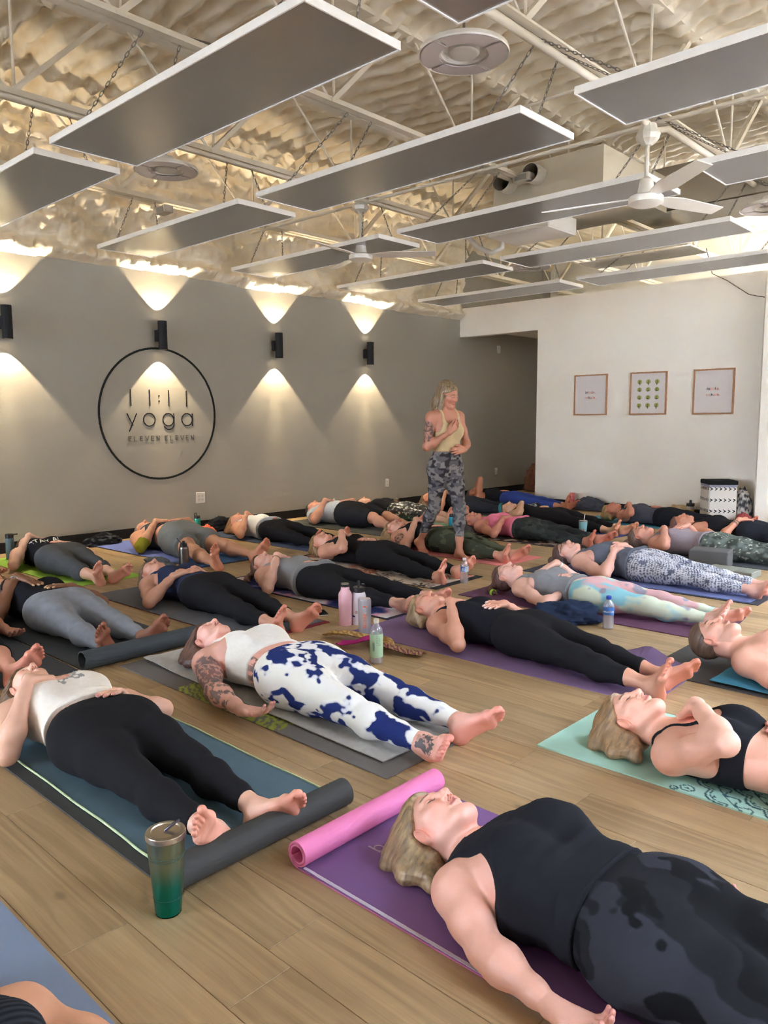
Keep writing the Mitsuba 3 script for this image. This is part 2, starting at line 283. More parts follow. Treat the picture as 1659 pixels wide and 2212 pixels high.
# wall lamps: black cylinders that shine up and down
def disk(c, r, nz, n=20):
    a = np.arange(n) * 2 * np.pi / n; v = np.vstack([np.stack([c[0] + r * np.cos(a), c[1] + r * np.sin(a) * (1 if nz > 0 else -1), np.full(n, c[2])], 1), c])
    return trimesh.Trimesh(v, [[i, (i + 1) % n, n] for i in range(n)], process=False)
for k, (x, nm) in enumerate(((3.005, 'at the left edge of the photo'), (4.655, 'above the round sign'), (6.29, 'third from the left'), (7.93, 'rightmost of the row'))):
    y, z0, z1 = LW - 0.105, 2.055, 2.365
    n_ = num('wall_sconce'); tag(n_, f'black cylinder wall lamp shining up and down, {nm}', 'wall lamp')
    add(n_ + '__housing', lathe([(0.043, 0.012), (0.043, 0), (0.048, 0), (0.048, z1 - z0), (0.043, z1 - z0), (0.043, z1 - z0 - 0.012)], 24, (x, y, z0)), 'matte', (24, 23, 23), 40)
    add(n_ + '__bracket', bx(x - 0.04, x + 0.04, y + 0.04, LW, 2.15, 2.27, 0.004), 'matte', (20, 19, 19))
    for dz, nz in ((z0 + 0.011, -1), (z1 - 0.011, 1)):
        add(num(n_ + '__lens'), disk((x, y, dz), 0.042, nz), 'gloss', (255, 250, 240), emitter={'type': 'area', 'sampling_weight': 0.05, 'radiance': {'type': 'rgb', 'value': [float(v) for v in WARM * 12.0]}})
        zs = z0 - 0.004 if nz < 0 else z1 + 0.004
        for c, b, I in ((41.5, 38.5, 1.0), (14.0, 5.0, 1.1)):
            scene[f'sconce_beam_{k}_{nz + 1}_{int(c)}'] = {'type': 'spot', 'sampling_weight': 4.0 if c > 20 else 2.0, 'cutoff_angle': c, 'beam_width': b, 'intensity': {'type': 'rgb', 'value': [float(v) for v in WARM * I * SCONCE]},
                'to_world': T().look_at(origin=[x, y, zs], target=[x, y, zs + nz], up=[1, 0, 0])}

# the round sign and its lettering
BLK = (24, 24, 28)
a = np.arange(96) * 2 * np.pi / 96
ring = np.stack([4.648 + 0.722 * np.cos(a), np.full(96, LW - 0.014), 1.354 + 0.722 * np.sin(a)], 1)
tag('studio_sign', 'large black ring sign with thin lettering on the white wall', 'sign')
rv = unary_union([Point(0, 0).buffer(0.733, 64).difference(Point(0, 0).buffer(0.711, 64))])
M_sign = frame_to([0, LW - 0.005, 0], [1, 0, 0], [0, 0, 1], [0, 1, 0])
def on_wall(poly, h=0.0055): return extr(poly, h, M_sign)
from shapely import affinity
add('studio_sign__ring', extr(affinity.translate(rv, 4.650, 1.354), 0.006, M_sign), 'matte', (18, 22, 20))
def st(w, *lines): return unary_union([LineString(l).buffer(w, 6) for l in lines])
def arc(cx, cy, r, a0, a1, n=40): t = np.radians(np.linspace(a0, a1, n)); return [(cx + r * math.cos(q), cy + r * math.sin(q)) for q in t]
W1 = 0.0052; big_ = []
for x in (4.298, 4.526, 4.764, 4.992): big_.append(st(W1, [(x, 1.617), (x, 1.446)]))
big_ += [Point(4.641, 1.556).buffer(0.009), Point(4.641, 1.497).buffer(0.009)]
yo = [st(W1, [(4.248, 1.357), (4.310, 1.232)], [(4.360, 1.357), (4.268, 1.169)]), st(W1, arc(4.5125, 1.292, 0.0705, 0, 360, 60)),
      st(W1, arc(4.750, 1.292, 0.0690, 0, 360, 60), [(4.822, 1.357), (4.822, 1.252)] + arc(4.755, 1.249, 0.067, 0, -150)), st(W1, arc(4.992, 1.292, 0.0690, 0, 360, 60), [(5.063, 1.357), (5.063, 1.222)])]
for nm, poly in zip(('figure_one', 'figure_one', 'figure_one', 'figure_one', 'colon_dot', 'colon_dot'), big_): add(num('studio_sign__' + nm), on_wall(poly), 'matte', BLK)
for poly in yo: add(num('studio_sign__letter'), on_wall(poly), 'matte', BLK)
def glyph(ch, x, y, h, w):
    L = {'E': [[(w, h), (0, h), (0, 0), (w, 0)], [(0, h * .5), (w * .9, h * .5)]], 'L': [[(0, h), (0, 0), (w, 0)]], 'V': [[(-.1 * w, h), (w * .55, 0), (w * 1.2, h)]], 'N': [[(0, 0), (0, h), (w * 1.1, 0), (w * 1.1, h)]]}[ch]
    return unary_union([LineString([(x + p, y + q) for p, q in l]).buffer(0.0026, 4) for l in L])
for k, ch in enumerate('ELEVEN'):
    for x0 in (4.2555, 4.699): add(num('studio_sign__small_letter'), on_wall(glyph(ch, x0 + k * 0.0682, 1.062, 0.049, 0.030), 0.0055), 'matte', (84, 80, 74))

# framed prints
def print_frame(y1, y0, z0, z1, label):
    n_ = num('picture_frame'); tag(n_, label, 'picture'); x = BX
    g = 0.019
    fr = sbox(y0, z0, y1, z1).difference(sbox(y0 + g, z0 + g, y1 - g, z1 - g))
    add(n_ + '__frame', extr(fr, 0.022, frame_to([x - 0.022, 0, 0], [0, 1, 0], [0, 0, 1], [1, 0, 0])), 'matte', (176, 134, 102))
    add(n_ + '__print', bx(x - 0.012, x - 0.004, y0 + g, y1 - g, z0 + g, z1 - g), 'matte', (226, 222, 224))
    return n_, (y0 + y1) / 2, (z0 + z1) / 2
def words(n_, yc, zc):
    tone = dict(zip('inhalexe.', range(9)))
    for row, (word, cols) in enumerate((('inhale.', [(60, 70, 100), (90, 70, 80), (226, 170, 160), (216, 180, 178), (50, 52, 70), (190, 110, 110), (206, 160, 150)]),
                                        ('exhale.', [(222, 180, 168), (206, 170, 166), (48, 50, 66), (200, 150, 150), (226, 180, 172), (190, 120, 116), (200, 140, 130)]))):
        m = [meshkit.text_mesh(ch, 0.034, 0.0012, True) for ch in word]; wd = [max(q.bounds[1][0], 0.008) + 0.004 for q in m]; x = -sum(wd) / 2
        for q, d, c in zip(m, wd, cols):
            q.apply_transform(frame_to([BX - 0.0132, yc - x, zc + 0.020 - row * 0.075], [0, -1, 0], [0, 0, 1], [-1, 0, 0])); x += d
            add(num(n_ + '__letter'), q, 'matte', c)
words(*print_frame(5.700, 5.188, 1.336, 1.908, 'wood framed print reading inhale exhale, leftmost of three on the back wall'))
n_, yc, zc = print_frame(4.850, 4.334, 1.336, 1.908, 'wood framed print of twelve green round emblems, middle of three on the back wall')
for r in range(4):
    for c in range(3):
        y, z = yc - (c - 1) * 0.122, zc + 0.155 - r * 0.105
        d = Point(y, z).buffer(0.031, 10)
        if r in (1, 2): d = d.intersection(sbox(y - 1, z - 0.022, y + 1, z + 1))
        Mx = frame_to([BX - 0.0140, 0, 0], [0, 1, 0], [0, 0, 1], [1, 0, 0])
        add(num(n_ + '__emblem'), extr(d, 0.002, Mx), 'matte', (158, 166, 96))
        add(num(n_ + '__figure'), extr(unary_union([LineString([(y, z + 0.012), (y + 0.004 * (c - 1), z - 0.042 + 0.02 * (r in (1, 2)))]).buffer(0.004), LineString([(y - 0.014 * (r in (1, 2)), z - 0.02), (y + 0.012, z - 0.018)]).buffer(0.004)]), 0.003, frame_to([BX - 0.0150, 0, 0], [0, 1, 0], [0, 0, 1], [1, 0, 0])), 'matte', (84, 72, 46))
words(*print_frame(3.986, 3.474, 1.336, 1.908, 'wood framed print reading inhale exhale, rightmost of three on the back wall'))

# wall plates
def plate(x, z, w, h, label, cat, gang=1):
    n_ = num('wall_plate'); tag(n_, label, cat)
    add(n_ + '__cover', bx(x - w / 2, x + w / 2, LW - 0.008, LW, z - h / 2, z + h / 2, 0.003), 'gloss', (228, 226, 220))
    for g in range(gang):
        for s in (-1, 1): add(num(n_ + '__socket'), bx(x + (g - (gang - 1) / 2) * 0.046 - 0.014, x + (g - (gang - 1) / 2) * 0.046 + 0.014, LW - 0.010, LW - 0.007, z + s * 0.021 - 0.012, z + s * 0.021 + 0.012, 0.001), 'gloss', (206, 203, 196))
plate(5.14, 0.376, 0.125, 0.128, 'white double socket plate low on the wall under the round sign', 'socket', 2)
plate(8.376, 0.354, 0.075, 0.125, 'white socket plate low on the wall behind the row of mats', 'socket')
plate(11.17, 0.386, 0.075, 0.12, 'white socket plate inside the alcove', 'socket')
add('thermostat', bx(11.15, 11.24, LW - 0.02, LW, 2.41, 2.54, 0.006), 'gloss', (204, 202, 196), label='small white box high on the alcove wall', cat='thermostat')

n_ = num('downlight'); tag(n_, 'added round fill light in the alcove ceiling, out of view', 'ceiling lamp')  # added out of view to brighten the alcove
add(n_ + '__lens', disk((11.1, 6.7, 2.745), 0.09, -1), 'gloss', (255, 250, 240), emitter={'type': 'area', 'sampling_weight': 2.0, 'radiance': {'type': 'rgb', 'value': [60.0, 54.0, 46.0]}})
add(n_ + '__rim', trimesh.creation.annulus(0.09, 0.105, 0.012, transform=trimesh.transformations.translation_matrix([11.1, 6.7, 2.743])), 'matte', (220, 218, 214))
# high bay lamps (switched off) and fans
def round_lamp(c, R, label):
    n_ = num('high_bay_lamp'); tag(n_, label, 'ceiling lamp'); x, y, z = c; c = (x, y, z); k = R / 0.26
    add(n_ + '__housing', lathe([(0.0, 0.10), (0.07, 0.10), (0.09, 0.055), (0.16, 0.035), (0.255, 0.022), (0.262, 0.0), (0.258, -0.008), (0.25, 0.0), (0.13, 0.004), (0.12, 0.03), (0.0, 0.03)][::-1], 40, (0, 0, 0)).apply_scale([k, k, 1]).apply_translation(c), 'gloss', (226, 222, 216), 40)
    t = np.arange(48) * 2 * np.pi / 48
    for q in range(4):
        b = np.radians(np.linspace(q * 90 + 3, q * 90 + 87, 22))
        ou = [(0.247 * k * math.cos(v), 0.247 * k * math.sin(v)) for v in b]; i_ = [(0.142 * k * math.cos(v), 0.142 * k * math.sin(v)) for v in b[::-1]]
        add(num(n_ + '__lens'), extr(Polygon(ou + i_), 0.006, frame_to([x, y, z - 0.008], [1, 0, 0], [0, 1, 0], [0, 0, 1])), 'gloss', (198, 190, 190))
    add(n_ + '__cap', lathe([(0, -0.006), (0.075 * k, -0.006), (0.09 * k, 0.004), (0.09 * k, 0.03)], 32, c), 'gloss', (202, 198, 194), 40)
    add(n_ + '__hook', tube([(x, y, z + 0.10), (x, y, z + 0.18), (x, y + 0.0, 3.46 if z < 3.3 else z + 0.3)], 0.008, 6), 'steel', (150, 146, 140))
round_lamp((3.60, 2.76, 3.27), 0.25, 'round white lamp, off, between the nearest panels at top right')
round_lamp((3.50, 5.64, 3.25), 0.25, 'round lamp, off, behind the left end of the biggest panel')
round_lamp((8.75, 5.62, 3.22), 0.27, 'round white lamp, off, small and far beyond the ceiling fans')
round_lamp((7.42, 2.32, 3.10), 0.25, 'round white lamp cut by the right edge of the photo')
def fan(x, y, zc, zm, R, phis, label):
    n_ = num('ceiling_fan'); tag(n_, label, 'ceiling fan'); FW = (236, 234, 228)
    add(n_ + '__canopy', lathe([(0, -0.07), (0.03, -0.07), (0.075, -0.035), (0.085, 0.0), (0.06, 0.05), (0.055, 0.07), (0, 0.07)], 10, (x, y, zc)), 'gloss', FW)
    add(n_ + '__rod', tube([(x, y, zc), (x, y, zm + 0.1)], 0.014, 12), 'gloss', FW, True)
    add(n_ + '__motor', lathe([(0, -0.045), (0.09, -0.045), (0.118, -0.03), (0.12, 0.01), (0.11, 0.02), (0.06, 0.03), (0.058, 0.05), (0.045, 0.13), (0.02, 0.15), (0, 0.15)], 28, (x, y, zm)), 'gloss', FW, 40)
    for p in phis:
        p = math.radians(p); d = np.array([math.cos(p), math.sin(p), 0]); w = np.array([-math.sin(p), math.cos(p), 0]); tl = 0.22
        ez = np.array([0, 0, 1.0]) * math.cos(tl) + w * math.sin(tl); w2 = w * math.cos(tl) - np.array([0, 0, 1.0]) * math.sin(tl)
        pl = Polygon([(0.10, -0.03), (0.2, -0.055), (0.3, -0.075), (R, -0.058), (R, 0.05), (0.3, 0.07), (0.2, 0.045), (0.10, 0.03)])
        add(num(n_ + '__blade'), extr(pl, 0.008, frame_to([x, y, zm + 0.008], d, w2, ez)), 'gloss', FW)
fan(5.42, 2.53, 3.25, 2.82, 0.75, (-18, 102, 232), 'white three-blade ceiling fan at right, below the ring of pipes')
fan(5.66, 5.61, 3.38, 2.90, 0.75, (-52, 68, 188), 'white three-blade ceiling fan in the middle, above the wall lamps')

# ducts beyond the panels
DU = (216, 210, 198)
n_ = num('air_duct'); tag(n_, 'pale sheet metal duct box with round openings behind the middle panels', 'duct')
face = sbox(3.33, 3.27, 4.46, 3.60)
for (y, z, r) in ((3.97, 3.47, 0.085), (4.28, 3.47, 0.10)): face = face.difference(Point(y, z).buffer(r - 0.006, 16))
add(n_ + '__box', [extr(face, 0.01, frame_to([6.30, 0, 0], [0, 1, 0], [0, 0, 1], [1, 0, 0])), bx(6.31, 7.6, 3.33, 3.34, 3.27, 3.60), bx(6.31, 7.6, 4.45, 4.46, 3.27, 3.60), bx(6.31, 7.6, 3.33, 4.46, 3.27, 3.28), bx(6.31, 7.6, 3.33, 4.46, 3.59, 3.60), bx(7.59, 7.6, 3.33, 4.46, 3.27, 3.60)], 'matte', (206, 196, 174))
for (y, z, r) in ((3.97, 3.47, 0.085), (4.28, 3.47, 0.10)):
    add(num(n_ + '__collar'), trimesh.creation.annulus(r - 0.006, r, 0.16, transform=frame_to([6.24, y, z], [0, 1, 0], [0, 0, 1], [1, 0, 0])), 'gloss', (206, 200, 190), 40)
n_ = num('air_duct'); tag(n_, 'white duct block hanging under the duct box beside a junction box', 'duct')
add(n_ + '__box', bx(6.62, 7.15, 4.05, 4.75, 3.10, 3.262, 0.01), 'gloss', (226, 224, 220))
n_ = num('air_duct'); tag(n_, 'long shiny metal duct above the third and fourth middle panels', 'duct')
add(n_ + '__box', bx(7.64, 8.4, 1.6, 3.75, 3.30, 3.72, 0.01), 'steel', (176, 166, 150))
n_ = num('air_duct'); tag(n_, 'flat cream duct with a tan underside below the shiny duct', 'duct')
add(n_ + '__box', bx(8.1, 8.6, 3.5, 4.6, 3.16, 3.24, 0.006), 'matte', (214, 204, 182))
for yy in (3.7, 4.4): add(num(n_ + '__hanger'), bx(8.33, 8.36, yy - 0.002, yy + 0.002, 3.24, 4.25), 'matte', DU)
n_ = num('ceiling_grille'); tag(n_, 'white louvred air grille between the far panels', 'grille')
for k in range(9): add(num(n_ + '__slat'), bx(8.9 + k * 0.055, 8.935 + k * 0.055, 3.6, 5.0, 3.20, 3.212), 'matte', (226, 222, 214))
for (x, y, z) in ((4.34, 7.05, 3.36), (6.18, 4.05, 3.44)):
    n_ = num('junction_box'); tag(n_, 'grey emergency light box on a joist ' + ('behind the left row of panels' if y > 6 else 'beside the duct openings'), 'box')
    add(n_ + '__case', bx(x - 0.05, x + 0.05, y - 0.09, y + 0.09, z - 0.035, z + 0.035, 0.006), 'matte', (196, 190, 178)); add(n_ + '__face', bx(x - 0.054, x - 0.049, y - 0.06, y + 0.06, z - 0.024, z + 0.024), 'gloss', (150, 146, 138))
# ---------------------------------------------------------------- mats and towels
def mat_xy(o, ang, W, L): 
    c, s = math.cos(math.radians(ang)), math.sin(math.radians(ang)); return lambda x, y: (o[0] + c * x - s * y, o[1] + s * x + c * y)
def sheet(o, ang, W, L, z0, th, dx, zf=None, edge=None, dy=None):
    """A thin sheet with thickness; o is the middle of its foot end, L runs towards the head. zf(x, y) lifts it; edge(t) shifts its outline."""
    nx, ny = max(2, int(W / dx) + 1), max(2, int(L / (dy or dx)) + 1)
    u, v = np.meshgrid(np.linspace(-W / 2, W / 2, nx), np.linspace(0, L, ny), indexing='ij')
    if edge is not None: u, v = edge(u, v)
    z = z0 + (zf(u, v) if zf is not None else 0 * u)
    f = mat_xy(o, ang, W, L); X, Y = f(u, v)
    top = np.stack([X, Y, z + th], -1).reshape(-1, 3); bot = np.stack([X, Y, z], -1).reshape(-1, 3)
    i = np.arange(nx * ny).reshape(nx, ny); q = np.stack([i[:-1, :-1], i[1:, :-1], i[1:, 1:], i[:-1, 1:]], -1).reshape(-1, 4)
    N = nx * ny; F = [q[:, [0, 1, 2]], q[:, [0, 2, 3]], N + q[:, [0, 2, 1]], N + q[:, [0, 3, 2]]]
    b = np.concatenate([i[:, 0], i[-1, 1:], i[-2::-1, -1], i[0, -2:0:-1]]); b2 = np.roll(b, -1)
    F += [np.stack([b, b + N, b2], 1), np.stack([b2, b + N, b2 + N], 1)]
    return np.vstack([top, bot]), np.vstack(F), np.concatenate([u.ravel(), u.ravel()]), np.concatenate([v.ravel(), v.ravel()]), N
def yoga_mat(o, ang, W, L, color, label, pat=None, dx=None, th=0.005, roll_end=None, rr=0.03, turns=2.0, roll_color=None, curl=None, under=None, rough='rubber', z0=0.0005, name='yoga_mat', lift=None):
    n_ = num(name); tag(n_, label, 'mat' if name == 'yoga_mat' else 'towel')
    zf = None
    if curl: zf = lambda u, v: curl[0] * np.clip((np.abs(v - curl[1]) < 9) * (curl[2] - np.sqrt((u - curl[3]) ** 2 + (v - curl[1]) ** 2)) / curl[2], 0, 1) ** 2
    if lift is not None: zf = lift
    v, f, a, b, N = sheet(o, ang, W, L, z0, th, dx or (0.03 if curl or lift is not None else 0.3), zf)
    c = np.tile(lin(color), (len(v), 1))
    if pat is not None: c[:N] = pat(a[:N], b[:N])
    if under is not None: c[N:] = lin(under)
    add(n_ + '__sheet', trimesh.Trimesh(v, f, process=False), rough, c)
    if roll_end:
        k, fx = roll_end, mat_xy(o, ang, W, L)
        t = np.linspace(0, turns * 2 * np.pi, int(26 * turns)); r = rr - (th + 0.0015) * t / (2 * np.pi)
        y0 = 0 if k == 'foot' else L; sg = 1 if k == 'foot' else -1
        cy, cz = y0, rr + 0.0005
        prof = [(cy - sg * ri * math.sin(ti), cz - ri * math.cos(ti)) for ti, ri in zip(t, r)]
        inn = [(cy - sg * (ri - th) * math.sin(ti), cz - (ri - th) * math.cos(ti)) for ti, ri in zip(t, r)]
        m = len(prof); rows = []
        for x in (-W / 2, W / 2):
            for (y, z) in prof + inn: X, Y = fx(x, y); rows.append((X, Y, z))
        rows = np.array(rows); F = []
        i = np.arange(m - 1)
        o1, o2, i1, i2 = i, i + 1, m + i, m + i + 1; B = 2 * m
        for (p, q, fl_) in ((o1, o2, 0), (i1, i2, 1)):
            s = [np.stack([p, q, q + B], 1), np.stack([p, q + B, p + B], 1)]
            F += [x[:, ::-1] for x in s] if fl_ else s
        for base in (0, B): F += [np.stack([o1 + base, i1 + base, i2 + base], 1), np.stack([o1 + base, i2 + base, o2 + base], 1)]
        F += [np.array([[m - 1, 2 * m - 1, 2 * m - 1 + B], [m - 1, 2 * m - 1 + B, m - 1 + B]])]
        add(n_ + '__rolled_end', trimesh.Trimesh(rows, np.vstack(F), process=False), rough, roll_color or color, 50)
    return n_
def pat_noise(cols, f=(5, 5), th=(0.42, 0.5, 0.58), seed=0, oct_=4):
    cl = [lin(c) for c in cols]
    def fn(a, b):
        q = meshkit.fbm(np.stack([a * f[0] + 9, b * f[1], 0 * a], -1), oct_, seed); c = np.tile(cl[0], (len(a), 1))
        for k, t in enumerate(th[:len(cl) - 1]): m = np.clip((q - t) / 0.03 + 0.5, 0, 1)[:, None]; c = c * (1 - m) + cl[k + 1] * m
        return c
    return fn
def heather(col, amp=0.12, f=140, seed=1):
    c0 = lin(col)
    return lambda a, b: c0 * (1 + amp * 2 * (meshkit.fbm(np.stack([a * f, b * f, 0 * a], -1), 2, seed) - 0.5))[:, None]

# A: purple over pink
def print_A(a, b): return np.tile(lin((110, 78, 136)), (len(a), 1))
nA = yoga_mat((1.665, -0.1), 0.4, 0.63, 1.70, (118, 84, 130), 'purple yoga mat with its pink underside rolled up at the head end', under=(214, 120, 178), roll_end='head', rr=0.042, turns=2.2, roll_color=(226, 128, 178), th=0.006)
add(nA + '__border', [bx(1.665 - 0.322, 1.665 - 0.312, -0.1, 1.58, 0.0008, 0.0080)], 'matte', (196, 190, 204), label='pale edge strip')
for k, (ch, x) in enumerate((('b', 1.545), ('a', 1.615), ('p', 1.685))):
    q = meshkit.text_mesh(ch, 0.050, 0.0004); q.apply_transform(frame_to([x, 1.475, 0.0068], [1, 0, 0], [0, 1, 0], [0, 0, 1])); add(num(nA + '__letter'), q, 'matte', (176, 158, 180))
# B
yoga_mat((1.36, 1.770), 0.2, 0.66, 1.91, (52, 51, 48), 'dark grey yoga mat rolled up at the feet, under a slate towel', roll_end='foot', rr=0.047, turns=1.9, th=0.006)
def tw(seed, amp, f=5.0): return lambda u, v: amp * meshkit.fbm(np.stack([u * f, v * f, 0 * u + seed], -1), 3, seed)
nB = yoga_mat((1.385, 1.83), 0.0, 0.62, 1.79, (84, 100, 106), 'slate blue towel with a pale green hem on the dark grey mat', name='yoga_towel', rough='cloth', z0=0.0065, th=0.003, dx=0.03, lift=tw(3, 0.006), pat=heather((80, 97, 104), 0.08, 160))
for s in (-1, 1):
    t = np.linspace(1.85, 3.6, 60); w = 0.012 * (meshkit.fbm(np.stack([t * 6, 0 * t + s, 0 * t], -1), 2, 4) - 0.5)
    add(num(nB + '__hem'), tube(np.stack([1.385 + s * 0.311 + w, t, 0.0125 + 0 * t], 1), 0.0042, 6), 'cloth', (196, 214, 176), True)
# C
yoga_mat((2.235, 1.79), 0.2, 0.64, 1.90, (98, 92, 86), 'taupe yoga mat with a lime mandala strip, under a pale grey towel', dx=0.012, pat=lambda a, b: np.where(((a < -0.20) & (b > 0.62) & (b < 1.38) & (np.abs(np.sin(np.sqrt((a + 0.9) ** 2 + (b - 1.2) ** 2) * 120 + 2.5 * np.sin(np.arctan2(b - 1.2, a + 0.9) * 70))) > 0.55))[:, None], lin((150, 158, 62)), lin((98, 92, 86))))
yoga_mat((2.27, 1.87), -1.2, 0.56, 1.78, (182, 182, 178), 'wrinkled pale grey towel spread on the taupe mat', name='yoga_towel', rough='cloth', z0=0.0065, th=0.004, dx=0.02, lift=lambda u, v: 0.030 * meshkit.fbm(np.stack([u * 8, v * 3.5, 0 * u], -1), 3, 8) * (0.4 + np.clip(v - 1.2, 0, 1)) , pat=heather((180, 180, 176), 0.08, 150))
# D
yoga_mat((2.085, 3.77), 0.3, 0.68, 1.95, (58, 62, 64), 'charcoal yoga mat rolled up at the feet of the grey leggings', roll_end='foot', rr=0.052, turns=1.25, th=0.006)
yoga_mat((2.92, 5.76), 0.6, 0.61, 1.74, (158, 204, 82), 'lime green yoga mat by the logo wall')
yoga_mat((4.06, 5.70), 0.2, 0.62, 1.80, (40, 52, 70), 'dark blue-edged yoga mat under a blue towel')
yoga_mat((4.03, 5.74), 1.5, 0.62, 1.86, (112, 126, 186), 'periwinkle blue towel under the man in grey shorts', name='yoga_towel', rough='cloth', z0=0.0065, th=0.003, dx=0.06, pat=lambda a, b: np.where((b < 0.42)[:, None], lin((66, 100, 140)), lin((112, 126, 190))) )
yoga_mat((2.945, 3.52), 1.0, 0.62, 1.86, (112, 34, 44), 'dark red mat edge under a grey towel', th=0.004)
yoga_mat((2.935, 3.56), 1.2, 0.60, 1.82, (98, 98, 100), 'grey towel over the dark red mat', name='yoga_towel', rough='cloth', z0=0.005, th=0.004, dx=0.05, pat=heather((96, 96, 99), 0.07, 120))
yoga_mat((3.86, 3.28), 1.0, 0.64, 1.84, (34, 36, 50), 'black mat under the galaxy print towel', curl=(0.05, 1.84, 0.16, -0.32))
yoga_mat((3.85, 3.32), 1.0, 0.60, 1.76, (120, 110, 150), 'tie-dye galaxy print towel in navy, pink and white', name='yoga_towel', rough='cloth', z0=0.006, th=0.003, dx=0.02, pat=pat_noise([(40, 44, 80), (104, 104, 150), (220, 170, 196), (226, 222, 232)], (5, 4), (0.43, 0.52, 0.6), 12))
yoga_mat((4.76, 3.64), 2.0, 0.63, 1.86, (30, 30, 32), 'black mat under the palm leaf towel')
def palms(a, b):
    c = np.tile(lin((214, 204, 194)), (len(a), 1)); r = np.random.default_rng(5)
    for _ in range(34):
        x, y = r.uniform(-.32, .32), r.uniform(0, 1.8); d = np.sqrt((a - x) ** 2 + (b - y) ** 2); an = np.arctan2(b - y, a - x)
        m = (d < 0.11 * (0.6 + 0.4 * np.abs(np.cos(an * 4.5)))) & (np.cos(an * 9 + r.uniform(0, 6)) > -0.1); c[m] = lin([(58, 48, 48), (92, 74, 70), (206, 120, 96)][r.integers(3)])
    return c
yoga_mat((4.74, 3.70), 2.0, 0.61, 1.74, (214, 204, 194), 'cream towel printed with dark and coral palm leaves', name='yoga_towel', rough='cloth', z0=0.006, th=0.003, dx=0.018, pat=palms)
yoga_mat((5.24, 5.66), 0.5, 0.62, 1.84, (62, 74, 98), 'navy yoga mat under the woman in a white tee')
yoga_mat((6.46, 5.72), 0.5, 0.64, 1.80, (70, 72, 68), 'grey-green yoga mat under the man in black shorts', th=0.008)
yoga_mat((7.38, 5.65), 0.0, 0.62, 1.80, (160, 204, 178), 'pale mint yoga mat below the shiny leggings')
yoga_mat((5.86, 3.78), -2.0, 0.63, 1.80, (220, 138, 136), 'salmon pink yoga mat under the tattooed blonde woman')
yoga_mat((7.06, 3.72), 1.0, 0.62, 1.84, (52, 44, 42), 'black and brown patterned mat under the pink tank top', dx=0.02, pat=pat_noise([(36, 30, 30), (120, 84, 70), (150, 140, 130)], (16, 16), (0.55, 0.64), 9, 2))
yoga_mat((8.72, 5.62), 0.0, 0.63, 1.84, (66, 66, 68), 'dark grey mat beyond the instructor')
yoga_mat((7.98, 3.80), -6.0, 0.63, 1.84, (46, 56, 96), 'navy mat under the woman with a teal headband')
yoga_mat((3.57, 1.42), 1.6, 0.66, 1.86, (116, 92, 126), 'violet yoga mat with a curled corner, under the woman all in black', curl=(0.085, 0.28, 0.24, 0.36), under=(140, 112, 156))
yoga_mat((4.75, 1.60), 0.5, 0.64, 1.80, (84, 50, 70), 'plum yoga mat under the pastel leggings', curl=(0.03, 0.03, 0.14, 0.32))
yoga_mat((5.86, 1.68), 1.0, 0.66, 1.88, (46, 48, 54), 'black mat under the periwinkle towel')
yoga_mat((5.86, 1.74), 1.0, 0.62, 1.72, (98, 106, 146), 'periwinkle towel under the snakeskin print leggings', name='yoga_towel', rough='cloth', z0=0.006, th=0.003, dx=0.08)
yoga_mat((7.22, 1.60), 0.0, 0.64, 1.84, (60, 62, 64), 'charcoal mat under the woman in a lavender top')
yoga_mat((8.50, 1.70), 0.0, 0.63, 1.84, (70, 70, 76), 'grey mat under the woman with a tattooed wrist')
yoga_mat((9.02, 3.12), -2.0, 0.62, 1.80, (74, 142, 164), 'sky blue mat under the blonde woman at far right')
yoga_mat((4.02, -0.35), 0.0, 0.68, 2.0, (58, 54, 51), 'dark grey-brown mat under the shirtless man')
yoga_mat((4.03, -0.4), 0.0, 0.66, 1.72, (74, 140, 168), 'teal blue towel under the back of the shirtless man', name='yoga_towel', rough='cloth', z0=0.006, th=0.004, dx=0.03, lift=tw(9, 0.02))
# Y: mint mat with a dark mandala
def mandala(a, b):
    base, ink = lin((164, 208, 194)), lin((48, 84, 86)); m = np.zeros(len(a), bool)
    cx, cy = 0.0, 0.80
    d = np.sqrt((a - cx) ** 2 + (b - cy) ** 2); an = np.arctan2(b - cy, a - cx)
    for r, n, h in ((0.44, 26, 0.030), (0.33, 22, 0.026), (0.20, 16, 0.022), (0.10, 10, 0.016)):
        w = np.abs(np.sin(an * n / 2)); e = r + h * w; m |= np.abs(d - e) < 0.0045; m |= np.abs(d - (e - 0.016)) < 0.0028; m |= np.abs(d - (r - 0.034)) < 0.0028
        k = (np.round(an / (2 * np.pi / n) - 0.5) + 0.5) * 2 * np.pi / n; q = np.sqrt((a - cx - (r + 0.004) * np.cos(k)) ** 2 + (b - cy - (r + 0.004) * np.sin(k)) ** 2); m |= q < 0.007
    for r in (0.385, 0.275): k = d - r; m |= (np.abs(k) < 0.018) & (np.abs(np.sin(an * 34) - k / 0.018) < 0.28)
    k = np.round(an / (2 * np.pi / 26)) * 2 * np.pi / 26
    for r, s in ((0.515, 0.022), (0.56, 0.012)):
        x, y = (a - cx) - r * np.cos(k), (b - cy) - r * np.sin(k); q = np.sqrt(x * x + y * y); m |= np.abs(q - s) < 0.003; m |= q < s * 0.3
    m &= d < 0.59
    return np.where(m[:, None], ink, base)
yoga_mat((2.86, -0.25), 0.2, 0.66, 1.80, (164, 208, 194), 'pale mint yoga mat printed with a dark green mandala', dx=0.006, pat=mandala, th=0.006)
yoga_mat((0.37, 0.30), 0.0, 0.66, 1.78, (128, 142, 166), 'grey-blue yoga mat in the bottom left corner')
yoga_mat((2.05, 5.62), 0.0, 0.62, 1.8, (80, 84, 92), 'grey mat end beyond the woman in grey leggings')
